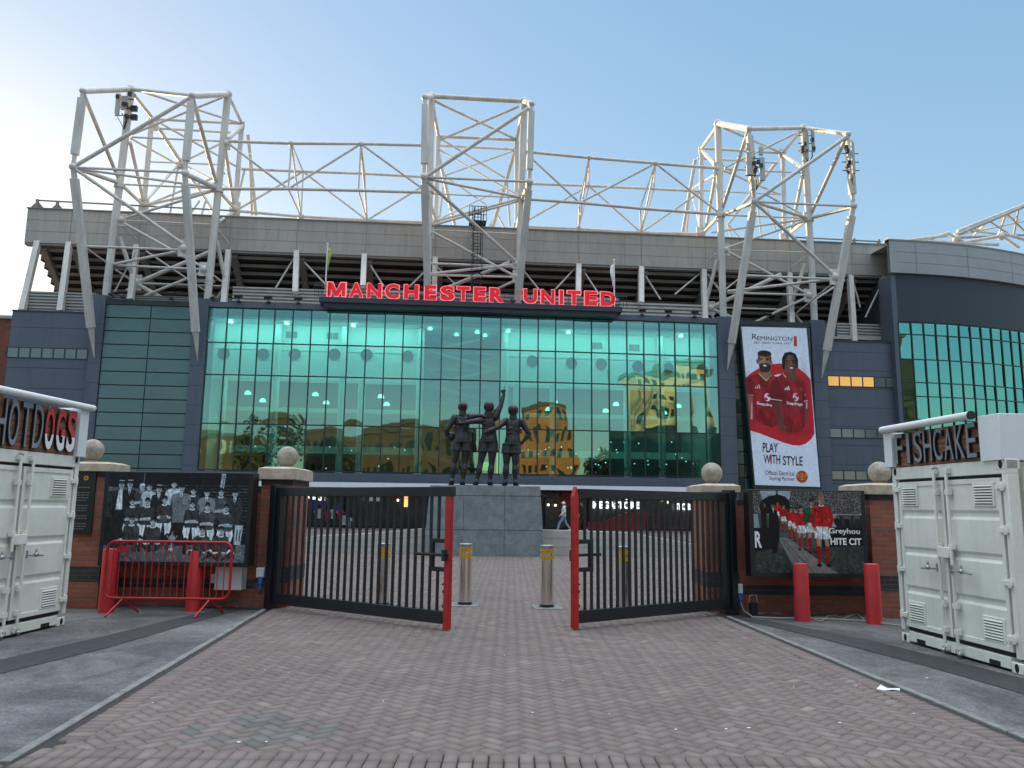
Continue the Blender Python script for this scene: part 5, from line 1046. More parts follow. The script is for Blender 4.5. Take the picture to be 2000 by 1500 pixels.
ce(275, 330, 22, 26, (.80, .62, .52), .45, 14); ce(512, 335, 20, 26, (.58, .40, .32), .5, 14); ce(285, 372, 13, 9, (.74, .55, .45), .5, 6); ce(524, 378, 12, 9, (.52, .36, .29), .5, 6)
cv.blur(1); cv.noise(.03, 2); cv.noise(.04, 8)
panel_from(cv, cor, 'print', BN)
def bnp(x, y): u_, v_ = X_(x, y); t = u_/Abn; return (TL*(1-t)+TR*t)*(1-v_)+(BL*(1-t)+BR*t)*v_+en*.012
def bntext(s_, x0, y1, wd, ht, mt, off=.0, slant=0):
    o = bnp(x0, y1); ax = (bnp(x0+100, y1+slant)-o); sx = ax.length/100; ax.normalize(); ay = (bnp(x0, y1-100)-o); sy = ay.length/100; ay.normalize(); mb = MB(); text(mb, s_, o, ax, ay, wd*sx, ht*sy, en, .006, off); mb.build('lettering', mt, BN, smooth=False)
bntext('R', 176, 150, 44, 46, M['ink'], -.004); bntext('EMINGTON', 222, 158, 318, 36, M['ink'], -.004); bntext('EST. NEW YORK 1937', 195, 190, 334, 15, M['ink'], -.008)
bntext('Snapdra', 216, 742, 140, 34, M['whiteletter'], .02, 12); bntext('Snapdrago', 488, 734, 146, 34, M['whiteletter'], .02, 6)
o = bnp(556, 205); mb = MB(); mb.quad(o, bnp(584, 206), bnp(580, 116), bnp(554, 115)); mb.build('red_bar', M['redink'], BN, smooth=False)
bntext('PLAY', 268, 1150, 138, 82, M['ink'], .012); bntext('WITH', 276, 1248, 150, 78, M['ink'], .012); bntext('STYLE', 450, 1258, 180, 80, M['ink'], .012)
mb = MB(); o = bnp(336, 1246); mb.quad(bnp(337, 1246), bnp(350, 1246), bnp(344, 1168), bnp(331, 1168)); mb.v = [tuple(Vector(v)+en*.006) for v in mb.v]; mb.build('red_letter', M['redink'], BN, smooth=False)
bntext('Official Electrical', 290, 1345, 262, 38, M['ink'], -.006); bntext('Styling Partner', 330, 1398, 226, 40, M['ink'], -.006)
tdisc = lambda r, k, nm, mt: MB().add([bnp(622, 1352)+en*(.004*k)]+[bnp(622+r*math.cos(2*math.pi*i/28), 1352+r*1.0*math.sin(2*math.pi*i/28))+en*(.004*k) for i in range(28)], [(0, 1+i, 1+(i+1) % 28) for i in range(28)]).build(nm, mt, BN, smooth=False)
tdisc(54, 0, 'crest_ring', M['goldink']); tdisc(49, 1, 'crest_field', M['redink']); tdisc(31, 2, 'crest_band', M['goldink']); tdisc(26, 3, 'crest_centre', M['redink'])
mb = MB()
for q in ([(606, 1345), (638, 1345), (634, 1358), (610, 1358)], [(613, 1325), (631, 1325), (622, 1345)], [(616, 1362), (628, 1362), (630, 1376), (614, 1376)], [(577, 1330), (590, 1322), (592, 1345), (582, 1352)], [(654, 1322), (667, 1330), (664, 1352), (652, 1345)]): mb.add([bnp(*p)+en*.017 for p in q], [tuple(range(len(q)))])
mb.build('crest_emblem', M['goldink'], BN, smooth=False)

# ---------------- curved corner stand on the right
CS = root('corner_stand', 'curved grey corner stand with dark band and green glazing at right edge', 'stadium', F(1880, 800, 2))
uC = uof(1757, 700, 0)+.05; RC = 34.0
def cp(t, r, z): a = t/RC; return fp(uC+r*math.sin(a)*1.0, RC-r*math.cos(a), z)       # arc that turns away from the front
def arcwall(t0, t1, n, dr, z0, z1, mt, name, th=.3):
    mb = MB(); r = RC-dr
    for i in range(n):
        a, b = t0+(t1-t0)*i/n, t0+(t1-t0)*(i+1)/n; P = [cp(a, r, z0), cp(b, r, z0), cp(b, r, z1), cp(a, r, z1)]; Q = [cp(a, r-th, z0), cp(b, r-th, z0), cp(b, r-th, z1), cp(a, r-th, z1)]
        mb.add(P+Q, [(0, 1, 2, 3), (7, 6, 5, 4), (3, 2, 6, 7), (0, 4, 5, 1)])
    return mb.build(name, mt, CS)
TT = 22.0; s_off = 0
zq = lambda py, s=.4: zof(1760, py, s)
arcwall(-.45, TT, 28, -.25, zq(538), zq(477), mat('quadrant_fascia', (.30, .31, .32), .5, var=.12, scale=.5), 'fascia'); arcwall(0, TT, 28, 0, zq(630), zq(538), mat('dark_band', (.020, .026, .036), .5), 'dark_band')
arcwall(0, TT, 28, .35, 0, zq(632), M['frame'], 'inner_wall', .3); arcwall(-.45, TT, 28, -.28, zq(477), zq(477)+.12, M['seam'], 'edge_trim', .6)
mb = MB()
for z in (zq(518), zq(498)): 
    for i in range(28): a, b = TT*i/28, TT*(i+1)/28; mb.add([cp(a, RC+.26, z), cp(b, RC+.26, z), cp(b, RC+.26, z+.03), cp(a, RC+.26, z+.03)], [(0, 1, 2, 3)])
for t in np.arange(1.5, TT, 4.2): mb.add([cp(t, RC+.258, zq(537)), cp(t+.05, RC+.258, zq(537)), cp(t+.05, RC+.258, zq(479)), cp(t, RC+.258, zq(479))], [(0, 1, 2, 3)])
mb.build('panel_seam', M['seam'], CS)
cwf = MB(); trow = [3.0, zq(810), zq(770), zq(745), zq(700), zq(654), zq(632)]; trow = [zq(y) for y in (940, 880, 820, 775, 748, 703, 655, 632)]; step = .95; nT = int(TT/step)
for i in range(nT+1): p = cp(i*step, RC, 0); q = cp(i*step, RC, zq(632)); cwf.beam(p, q, .06, .12, FN)
for z in trow:
    for i in range(nT): cwf.beam(cp(i*step, RC, z), cp((i+1)*step, RC, z), .1, .06)
CWc = cwf.build('curtain_wall', M['frame'], CS)
for i in range(12):
    for j in range(len(trow)-1):
        t1, t2 = rnd.gauss(0, .012), rnd.gauss(0, .012); MB().quad(cp(i*step, RC-.02+t1, trow[j]), cp((i+1)*step, RC-.02-t1, trow[j]), cp((i+1)*step, RC-.02-t1+t2, trow[j+1]), cp(i*step, RC-.02+t1+t2, trow[j+1])).build('pane', M['glasscorner'], CWc, smooth=False)
mb = MB()
for i in range(12, nT): mb.quad(cp(i*step, RC-.02, trow[0]), cp((i+1)*step, RC-.02, trow[0]), cp((i+1)*step, RC-.02, trow[-1]), cp(i*step, RC-.02, trow[-1]))
mb.build('far_glazing', M['glasscorner'], CWc, smooth=False)
for k in range(2): f = MB(); fbox(f, uC-.35, uC, -.02, 1.6, 0, zq(538)-.1); 
f.build('end_pilaster', M['clad'], CS)
mb = MB(); 
for i in range(28): a, b = TT*i/28, TT*(i+1)/28; mb.quad(cp(a, RC+.2, zq(478)), cp(b, RC+.2, zq(478)), cp(b, RC-12, zq(478)+.4), cp(a, RC-12, zq(478)+.4))
mb.build('roof', M['fascia'], CS)
mb = MB()
pr = [(1740, 476), (1802, 466), (1852, 455), (1862, 470), (1888, 472), (1960, 456), (1975, 478), (2040, 490)]
for a, b in (((1738, 474), (1850, 460)), ((1738, 478), (1880, 474)), ((1850, 455), (1885, 474)), ((1850, 456), (1800, 472)), ((1880, 474), (1960, 460)), ((1950, 455), (1990, 484)), ((1955, 455), (2030, 476)), ((1780, 470), (1950, 478))): mb.tube(F(*a, 4), F(*b, 4), .13)
for a in ((1733, 472), (1868, 466), (1955, 462)): mb.ball(F(*a, 4), .3, 12, 8)
mb.build('roof_gear', M['steel'], CS)
RT = root('roof_truss', 'sunlit tubular roof truss of the far stand rising at the right edge', 'truss', F(1930, 455, 30))
for a, b, r in (((1864, 460), (2010, 398), .45), ((1870, 452), (2030, 388), .4), ((1864, 464), (2010, 458), .3), ((1890, 450), (1990, 462), .18), ((1930, 430), (1900, 462), .2), ((1930, 430), (1975, 460), .2), ((1965, 416), (1950, 460), .2), ((1965, 416), (2005, 455), .2), ((1990, 404), (1980, 460), .2), ((1900, 446), (1950, 460), .18), ((1955, 420), (1990, 430), .16), ((1875, 458), (2000, 432), .18)):
    MB().tube(F(*a, 30), F(*b, 30+4*(r < .3)), r*.55).build('tube', M['steel'], RT)

# ---------------- tubular roof towers
SA, SC, SE, SG_ = -3.6, 1.45, 6.5, 14.0
def plane_s(px, py, pl, tip=(700,)):
    if pl == 'a': return SA if py < 345 else SA+(-.35-SA)*min(1, (py-345)/(tip[0]-345))
    return {'c': SC, 'e': SE, 'g': SG_, 'h': 2.4, 'k': 10.0, 't': -.35}[pl]
def tower(lab, legs_, cols_, mem, balls, tipy):
    q = F(*cols_[0][0], SC); T_ = root('roof_tower', lab, 'tower', (q.x, q.y, ZT), group='tubular steel roof towers')
    def pt(t): return F(t[0], t[1], plane_s(t[0], t[1], t[2], (tipy,)))
    for top, knee, tip in legs_:
        a, b, c = pt((*top, 'a')), pt((*knee, 'a')), pt((*tip, 't')); d = (a-b).normalized(); L = (a-b).length
        mb = MB(); mb.beam(b+d*L*.16, a-d*L*.10, .40, .34, FN); mb.tube(b, a, .13, 12); mb.ball(b, .25, 16, 10); mb.ball(a, .22, 16, 10)
        k = c+(b-c)*.16; k0 = b+(c-b)*.06
        mb.beam(k0, k, .44, .38, FN); mb.tube(b, k0, .17, 12); mb.tube(k, c, .22, 4, .02); mb.beam(k+(k-k0)*-.003, k+(k0-k).normalized()*.05, .48, .42, FN); mb.build('leg', M['steel'], T_)
    for top, base in cols_:
        a, b = F(*top, SC), F(*base, SC); mb = MB(); mb.tube(a+(a-b)*.004, b, .245, 18); mb.ball(a, .30, 16, 10); z = a+(b-a)*.48; mb.tube(z-(b-a).normalized()*.12, z+(b-a).normalized()*.12, .34, 18); z = a+(b-a)*.92
        for e in (-.14, .14): mb.tube(z+(b-a).normalized()*(e-.03), z+(b-a).normalized()*(e+.03), .27, 18)
        mb.build('column', M['steel'], T_); mb = MB()
        for e in (-.55, .55): mb.beam(b+FU*e+Vector((0, 0, -.1)), b+Vector((0, 0, .35)), .2, .08); mb.beam(b+FU*e-FN*.4+Vector((0, 0, .1)), b+FU*e*.2+Vector((0, 0, .1)), .14, .1)
        mb.build('foot_bracket', M['frame'], T_)
    for a, b, r in mem: MB().tube(pt(a), pt(b), r*.84, 12 if r > .1 else 8).build('strut', M['steel'], T_)
    for a, r in balls: q = pt(a); mb = MB(); mb.beam(q-Vector((0, 0, r)), q+Vector((0, 0, r)), r*1.4, .12, FN); mb.ball(q, r*.55, 12, 8); mb.build('node_plate', M['steel'], T_)
    return T_
a, c, e, g, h, k_ = 'acegh' + 'k'
tower('left tubular roof tower, carrying a small antenna cluster near its top', [((162, 178), (143, 326), (184, 698)), ((375, 187), (361, 339), (386, 705))], [((256, 174), (207, 578)), ((445, 184), (405, 586))],
 [((162, 178, a), (256, 174, c), .23), ((256, 174, c), (375, 187, a), .17), ((375, 187, a), (445, 184, c), .25), ((275, 178, c), (466, 240, e), .11), ((435, 190, c), (258, 262, c), .10), ((145, 325, a), (373, 190, a), .15),
  ((163, 183, a), (232, 352, c), .15), ((376, 190, a), (423, 360, c), .15), ((254, 278, c), (280, 394, e), .15), ((440, 292, c), (456, 398, e), .15), ((146, 327, a), (231, 357, c), .17), ((361, 339, a), (421, 367, c), .20), ((240, 364, c), (277, 399, e), .16), ((428, 374, c), (458, 408, e), .16),
  ((146, 327, a), (358, 337, a), .10), ((148, 329, a), (418, 367, c), .10), ((240, 360, c), (420, 368, c), .08), ((148, 331, a), (358, 477, a), .13), ((305, 233, e), (466, 241, e), .13), ((312, 251, k_), (472, 260, k_), .12), ((258, 268, c), (434, 276, c), .08), ((262, 186, c), (299, 232, e), .16),
  ((310, 250, k_), (354, 318, g), .19), ((354, 318, g), (402, 390, g), .17), ((402, 390, g), (425, 425, g), .17), ((447, 188, c), (472, 240, e), .13), ((472, 246, e), (442, 274, c), .21), ((484, 262, k_), (500, 420, g), .16), ((488, 300, k_), (492, 420, g), .12),
  ((296, 238, e), (281, 398, e), .22), ((472, 247, e), (459, 406, e), .22), ((316, 242, e), (428, 305, e), .10), ((428, 305, e), (466, 328, e), .10), ((432, 280, c), (354, 318, g), .10), ((256, 271, c), (354, 325, g), .10), ((362, 322, g), (455, 372, e), .10), ((283, 394, e), (348, 322, g), .14),
  ((290, 400, e), (418, 371, c), .12), ((292, 398, e), (440, 338, e), .10), ((238, 428, c), (418, 372, c), .11), ((242, 431, c), (412, 438, c), .065), ((456, 414, e), (428, 433, c), .13), ((294, 316, e), (440, 322, e), .075), ((348, 326, g), (332, 418, g), .1), ((390, 392, g), (372, 418, g), .1), ((402, 390, g), (394, 420, g), .1), ((478, 330, e), (462, 400, e), .1),
  ((238, 434, c), (398, 523, c), .11), ((170, 481, a), (354, 488, a), .10), ((222, 516, c), (354, 490, a), .11), ((224, 518, c), (396, 526, c), .09), ((276, 549, h), (422, 487, h), .17), ((268, 555, h), (327, 588, h), .17), ((262, 556, h), (227, 584, h), .11), ((395, 532, c), (270, 583, h), .11), ((276, 553, h), (438, 559, h), .08), ((171, 486, a), (210, 514, c), .06), ((226, 527, c), (258, 548, h), .07),
  ((285, 490, h), (422, 582, h), .07), ((233, 462, c), (262, 546, h), .17), ((423, 470, c), (441, 552, h), .17), ((440, 558, h), (420, 590, h), .11), ((238, 440, c), (266, 467, h), .06), ((426, 450, c), (448, 476, h), .06), ((418, 538, c), (440, 556, h), .06), ((266, 490, h), (224, 570, h), .06)],
 [((238, 430, c), .45), ((361, 485, a), .55), ((399, 526, c), .48), ((265, 552, h), .55), ((440, 556, h), .35), ((441, 280, c), .45), ((281, 400, e), .5), ((459, 408, e), .55), ((423, 367, c), .35), ((472, 245, e), .3), ((300, 243, e), .5), ((354, 320, g), .5)], 700)
tower('middle tubular roof tower standing directly behind the red letters', [((830, 190), (828, 345), (836, 604)), ((1038, 203), (1034, 356), (1010, 606))], [((843, 188), (834, 584)), ((1024, 198), (1012, 592))],
 [((830, 190, a), (843, 188, c), .22), ((843, 188, c), (1024, 198, c), .21), ((1024, 198, c), (1038, 203, a), .22), ((833, 344, a), (1032, 212, a), .15), ((850, 198, c), (1008, 272, e), .12), ((1013, 208, c), (858, 274, e), .11), ((855, 266, e), (1010, 273, e), .16), ((857, 284, k_), (1012, 292, k_), .14),
  ((829, 346, a), (1034, 355, a), .10), ((831, 348, a), (1019, 386, c), .12), ((831, 352, a), (1008, 511, c), .14), ((855, 290, e), (1015, 383, c), .09), ((861, 271, e), (989, 349, g), .11), ((1005, 294, k_), (868, 343, g), .09), ((855, 294, k_), (890, 448, g), .17), ((1005, 297, k_), (960, 452, g), .17),
  ((838, 378, c), (1018, 386, c), .07), ((851, 432, e), (1017, 388, c), .12), ((853, 430, e), (985, 366, g), .10), ((845, 440, c), (1015, 392, c), .10), ((846, 449, c), (1013, 457, c), .065), ((845, 453, c), (1005, 539, c), .11), ((836, 514, c), (1006, 521, c), .10), ((840, 535, c), (1004, 517, c), .12), ((842, 537, c), (1006, 541, c), .09), ((874, 562, h), (995, 513, h), .17), ((950, 574, h), (1008, 547, c), .11), ((848, 516, h), (890, 556, h), .06),
  ((829, 347, a), (836, 386, c), .18), ((1034, 357, a), (1020, 390, c), .2), ((856, 268, e), (851, 430, e), .21), ((1009, 275, e), (1010, 446, e), .21), ((843, 192, c), (856, 264, e), .15), ((1024, 202, c), (1009, 272, e), .15), ((838, 390, c), (851, 430, e), .15), ((1019, 394, c), (1010, 446, e), .15), ((868, 345, g), (858, 430, g), .11), ((990, 350, g), (996, 440, g), .11), ((970, 420, g), (950, 452, g), .12), ((972, 420, g), (990, 452, g), .12), ((868, 343, g), (950, 400, g), .08), ((850, 441, e), (1010, 449, e), .12)],
 [((840, 455, c), .4), ((1010, 540, c), .45), ((1009, 515, c), .4), ((852, 432, e), .4), ((1010, 446, e), .4), ((1019, 390, c), .3)], 606)
tower('right tubular roof tower, carrying several pale antenna panels', [((1463, 252), (1473, 394), (1421, 722)), ((1656, 262), (1667, 402), (1605, 738))], [((1402, 241), (1413, 626)), ((1570, 250), (1591, 632))],
 [((1402, 241, c), (1463, 252, a), .24), ((1463, 252, a), (1570, 250, c), .18), ((1570, 250, c), (1656, 262, a), .18), ((1473, 394, a), (1655, 266, a), .15), ((1461, 256, a), (1411, 408, c), .15), ((1652, 270, a), (1584, 418, c), .15), ((1415, 250, c), (1525, 298, e), .12), ((1554, 260, c), (1415, 328, c), .10), ((1400, 248, c), (1370, 290, e), .15), ((1562, 258, c), (1530, 297, e), .15),
  ((1372, 290, e), (1526, 299, e), .13), ((1362, 309, k_), (1516, 318, k_), .12), ((1371, 293, e), (1400, 326, c), .17), ((1530, 302, e), (1570, 330, c), .17), ((1415, 330, c), (1570, 338, c), .08), ((1415, 334, c), (1523, 380, e), .10), ((1473, 394, a), (1666, 403, a), .10), ((1475, 395, a), (1575, 425, c), .13), ((1666, 404, a), (1582, 426, c), .16), ((1471, 396, a), (1409, 420, c), .17), ((1402, 424, c), (1375, 454, e), .16), ((1572, 432, c), (1538, 460, e), .16),
  ((1412, 420, c), (1574, 426, c), .08), ((1390, 454, e), (1573, 428, c), .11), ((1420, 484, c), (1574, 431, c), .10), ((1477, 398, a), (1632, 540, a), .14), ((1518, 315, k_), (1453, 397, g), .18), ((1453, 397, g), (1420, 440, g), .16), ((1358, 311, k_), (1331, 466, g), .17), ((1370, 296, e), (1369, 456, e), .21), ((1529, 305, e), (1533, 468, e), .21), ((1398, 338, c), (1379, 446, e), .15), ((1567, 345, c), (1546, 450, e), .15), ((1366, 372, e), (1525, 380, e), .075), ((1497, 381, a), (1567, 419, c), .08),
  ((1480, 406, g), (1488, 470, g), .1), ((1490, 390, g), (1516, 450, g), .1), ((1424, 440, g), (1450, 470, g), .1), ((1422, 440, g), (1430, 470, g), .1), ((1350, 376, g), (1369, 450, e), .1), ((1348, 376, g), (1340, 464, g), .1), ((1345, 372, g), (1400, 338, c), .07), ((1394, 312, e), (1450, 350, e), .1),
  ((1420, 491, c), (1576, 573, c), .11), ((1421, 488, c), (1576, 493, c), .065), ((1455, 538, a), (1626, 545, a), .10), ((1421, 569, c), (1622, 546, a), .12), ((1421, 572, c), (1576, 576, c), .09), ((1390, 600, h), (1525, 536, h), .18), ((1388, 603, h), (1438, 624, h), .17), ((1386, 605, h), (1398, 634, h), .11), ((1574, 582, c), (1460, 636, h), .11), ((1392, 600, h), (1537, 605, h), .08), ((1401, 506, c), (1379, 592, h), .17), ((1573, 515, c), (1544, 598, h), .17), ((1398, 495, c), (1377, 517, h), .06), ((1573, 501, c), (1543, 524, h), .06), ((1628, 552, a), (1552, 614, h), .07), ((1650, 547, h), (1585, 590, h), .08), ((1416, 566, c), (1442, 545, h), .06), ((1545, 606, h), (1570, 636, h), .11), ((1382, 535, h), (1410, 575, h), .06)],
 [((1417, 488, c), .45), ((1631, 541, a), .55), ((1579, 577, c), .48), ((1387, 602, h), .5), ((1403, 330, c), .5), ((1571, 334, c), .35), ((1369, 456, e), .5), ((1532, 468, e), .5), ((1577, 425, c), .4), ((1370, 293, e), .3), ((1528, 300, e), .4)], 725)
# horizontal box trusses between the towers
def boxtruss(lab, ft, fb, rt, rb):
    """each list: pixels of the chord at tower, station 1, station 2, tower"""
    T_ = root('box_truss', lab, 'truss', F(*fb[1], SC), group='box trusses between the roof towers'); A_, B_, C_, D_ = [[F(*p, s) for p in l] for l, s in ((ft, SC), (fb, SC), (rt, SE), (rb, SE))]
    for ch in (A_, B_, C_, D_): MB().path(ch, .112, 12).build('chord', M['steel'], T_)
    ln = []
    for i in (1, 2): ln += [(A_[i], B_[i], .06), (C_[i], D_[i], .06), (A_[i], C_[i], .06), (B_[i], D_[i], .06), (A_[i], D_[i], .06)]
    ln += [(A_[0], B_[1], .085), (B_[1], A_[2], .085), (A_[2], B_[3], .085), (D_[0], C_[1], .085), (C_[1], D_[2], .085), (D_[2], C_[3], .085)]
    for p, q, r in ln: MB().tube(p, q, r, 8).build('brace', M['steel'], T_)
    for i in (1, 2): mb = MB(); mb.ball(A_[i], .2, 10, 8); mb.ball(D_[i], .26, 10, 8); q = D_[i]; mb.beam(q, q-Vector((0, 0, 1.0)), .3, .3, FN); mb.build('node', M['steel'], T_)
boxtruss('long tubular box truss spanning from the left tower to the middle tower', [(441, 276), (569, 280), (705, 281), (838, 284)], [(424, 369), (563, 369), (700, 372), (836, 376)], [(472, 330), (592, 335), (712, 339), (853, 347)], [(460, 412), (588, 423), (717, 430), (852, 435)])
boxtruss('long tubular box truss spanning from the middle tower to the right tower', [(1024, 296), (1150, 308), (1280, 319), (1403, 329)], [(1017, 388), (1132, 396), (1250, 407), (1408, 419)], [(1009, 358), (1150, 363), (1277, 369), (1369, 374)], [(1010, 442), (1130, 447), (1252, 454), (1369, 457)])
# antennas, floodlights and the caged ladder
def antenna(lab, px, py, s, w_, h_, extra):
    q = F(px, py, s); r_ = root('antenna_cluster', lab, 'antenna', q, group='antenna clusters on the roof towers')
    for du, dz, ww, hh in extra: mb = MB(); p = q+FU*du+Vector((0, 0, dz)); mb.obox(p-FU*ww/2-FN*.35-Vector((0, 0, hh/2)), FU*ww, FN*.16, (0, 0, hh)); mb.build('panel', M['antenna'], r_, bevel=.02)
    mb = MB()
    for dz in (-.5, .1, .7): mb.tube(q+FU*-.6+Vector((0, 0, dz)), q+FU*.6+Vector((0, 0, dz+.05)), .035, 8); mb.tube(q-FN*.3+Vector((0, 0, dz)), q+Vector((0, 0, dz)), .04, 8)
    mb.build('bracket', M['frame'], r_); mb = MB()
    for t in range(5): x = rnd.uniform(-.5, .5); mb.path([q+FU*x+Vector((0, 0, -.6))-FN*.2, q+FU*(x*.6+.1)+Vector((0, 0, -1.0))-FN*.25, q+FU*.1+Vector((0, 0, -1.5))], .022, 6); mb.obox(q+FU*(x-.1)-FN*.45+Vector((0, 0, rnd.uniform(-.9, .9))), FU*.2, FN*.2, (0, 0, .25))
    mb.build('cables', M['frame'], r_)
antenna('antenna cluster near the top of the left tower', 243, 213, SC-.35, 0, 0, [(-.35, .2, .28, 1.5), (-.02, .3, .26, 1.0), (.18, .4, .2, .8)])
antenna('antenna cluster with two long pale panels on the front leg of the right tower', 1472, 330, SA-.3, 0, 0, [(-.42, .25, .36, 1.6), (.45, -.1, .36, 1.6), (-.42, 1.4, .26, .5), (.42, 1.15, .26, .6)])
antenna('antenna cluster on the rear column near the top of the right tower', 1574, 283, SC-.3, 0, 0, [(-.15, .2, .45, 1.4), (.42, .15, .22, 1.6)])
antenna('antenna cluster on the outer front leg of the right tower', 1661, 320, SA-.2, 0, 0, [(.05, .3, .2, 2.2), (-.2, -.2, .12, 2.0)])
for py, lab in ((213, 'upper small square floodlight on the left roof tower'), (230, 'lower small square floodlight on the left roof tower')):
    q = F(263, py, SC-.3); r_ = root('floodlight', lab, 'floodlight', q); MB().obox(q-FU*.22-FN*.2-Vector((0, 0, .2)), FU*.42, FN*.25, (0, 0, .38)).build('housing', M['black'], r_, bevel=.02); MB().tube(q, q-FU*.6, .04, 8).build('arm', M['black'], r_)
LD = root('caged_ladder', 'dark caged access ladder rising in front of the fascia behind the middle tower', 'ladder', F(930, 560, 1.8)); mb = MB(); base, top = F(930, 572, 1.8), F(934, 405, 1.8); top.x, top.y = base.x, base.y
for e in (-.25, .25): mb.tube(base+FU*e, top+FU*e, .04, 6)
n = 26
for i in range(n): z = base+(top-base)*(i/n); mb.tube(z-FU*.25, z+FU*.25, .025, 6)
mb.build('rungs', M['frame'], LD); mb = MB()
for i in range(2, n, 3): z = base+(top-base)*(i/n); mb.path([z-FU*.4, z-FU*.35-FN*.5, z-FN*.75, z+FU*.35-FN*.5, z+FU*.4], .025, 6)
for dx, dy in ((-.35, -.5), (0, -.75), (.35, -.5)): mb.tube(base+FU*dx+FN*dy, top+FU*dx+FN*dy-Vector((0, 0, .8)), .02, 6)
mb.build('cage', M['frame'], LD); mb = MB(); pz = F(934, 437, 1.8).z; q = Vector((base.x, base.y, pz)); mb.obox(q-FU*.6-FN*.5, FU*1.2, FN*1.0, (0, 0, .07))
for i in range(7): mb.tube(q+FU*(-.6+i*.2)-FN*.5, q+FU*(-.6+i*.2)-FN*.5+Vector((0, 0, 1.1)), .025, 6)
for z in (.5, 1.1): mb.tube(q-FU*.6-FN*.5+Vector((0, 0, z)), q+FU*.6-FN*.5+Vector((0, 0, z)), .03, 6)
mb.build('platform', M['frame'], LD)
# far brick building at the left edge
a = F(-400, 640, 12); b = F(21, 640, 12); z1 = zof(5, 622, 12); r_ = root('brick_building', 'plain dark red brick building beyond the left end of the stadium', 'building', (b.x, b.y, 0))
mb = MB(); mb.obox(fp(uof(21, 640, 12)-34, 12, 0), FU*34, FN*14, (0, 0, z1)); mb.build('wall', M['farbrick'], r_); mb = MB(); mb.obox(fp(uof(21, 640, 12)-34.1, 11.9, z1), FU*34.2, FN*14.2, (0, 0, .25)); mb.build('parapet', M['fascia'], r_)
# ================================================================== STATUE
PY = 28.0; zt = AtY(975, 949, PY).z; pxl = lambda x, y=948, Y=PY: AtY(x, y, Y).x
pr_ = root('stone_plinth', 'grey stone plinth with sloping sides carrying the bronze footballers', 'plinth', ((pxl(840)+pxl(1055))/2, PY+1.2, 0))
x0, x1 = pxl(840, 955), pxl(1055, 950); b0, b1 = pxl(827, 1086), pxl(1063, 1088); D_ = 2.6
mb = MB(); mb.add([(b0, PY-.12, 0), (b1, PY-.12, 0), (b1, PY+D_+.12, 0), (b0, PY+D_+.12, 0), (x0, PY, zt), (x1, PY, zt), (x1, PY+D_, zt), (x0, PY+D_, zt)], [(0, 1, 5, 4), (1, 2, 6, 5), (2, 3, 7, 6), (3, 0, 4, 7), (4, 5, 6, 7)]); mb.build('stone_block', M['granite'], pr_, bevel=.01)
j = MB()
def fy(z): return PY-.12+.12*z/zt-.004
for z in (zt*.37, zt*.855): t = z/zt; xa_, xb_ = b0+(x0-b0)*t, b1+(x1-b1)*t; j.obox((xa_-.004, fy(z)-.001, z), (xb_-xa_+.008, 0, 0), (0, .004, 0), (0, 0, .014)); j.obox((xb_, PY, z), (.005, 0, 0), (0, D_, 0), (0, 0, .014))
for px, za, zb_ in ((905, .37, .855), (985, .37, .855), (985, .0, .37), (985, .855, 1), (1030, .0, .0)):
    x = pxl(px, 1000); j.add([(x, fy(za*zt), za*zt), (x+.014, fy(za*zt), za*zt), (x+.014, fy(zb_*zt), zb_*zt), (x, fy(zb_*zt), zb_*zt)], [(0, 1, 2, 3)])
j.build('joints', M['joint'], pr_)
mb = MB(); z = AtY(950, 992, PY).z
for s_, pa, pb, py0, py1 in (('The United Trinity', 925, 965, 980, 986), ('Bronze figures given to the city', 930, 960, 989, 992), ('in honour of the team', 934, 956, 995, 998)):
    p = AtY(pa, py1, PY-.03); text(mb, s_, (p.x, fy(p.z)-.004, p.z), (1, 0, 0), (0, .045, 1), AtY(pb, py1, PY).x-p.x, AtY(pa, py0, PY).z-p.z, (0, -1, 0), 0, -.005)
mb.build('inscription', M['engraved'], pr_)
SY = PY+.75; kS = (AtY(1075, 900, SY).x-AtY(1000, 900, SY).x)/75/5.5556; cxS = AtY(850+573/5.5556, 900, SY).x
def V3(x, y, d=0.0): return Vector((cxS+(x-573)*kS, SY+d, zt+(1205-y)*kS))
def limb(mb, pts, radii, n=12, flat=1.0):
    P = []; R = []
    for i in range(len(pts)-1):
        for t in (0, .33, .66): P.append(Vector(pts[i]).lerp(Vector(pts[i+1]), t)); R.append(radii[i]*(1-t)+radii[i+1]*t)
    P.append(Vector(pts[-1])); R.append(radii[-1])
    mb.path(P, R, n); mb.ball(P[0], R[0]*.985, n, 8); mb.ball(P[-1], R[-1]*.985, n, 8); return mb
def ring_loft(mb, rings, n=20):
    """rings: (centre, half width, half depth, dirx)"""
    vs = []
    for c_, a, b, dx in rings:
        dx = Vector(dx).normalized(); dy = Vector((-dx.y, dx.x, 0))
        vs += [Vector(c_)+dx*(a*math.cos(2*math.pi*i/n))+dy*(b*math.sin(2*math.pi*i/n)) for i in range(n)]
    m_ = len(rings); fs = [(k*n+i, k*n+(i+1) % n, (k+1)*n+(i+1) % n, (k+1)*n+i) for k in range(m_-1) for i in range(n)]
    fs += [tuple(range(n-1, -1, -1)), tuple(range((m_-1)*n, m_*n))]; return mb.add(vs, fs)
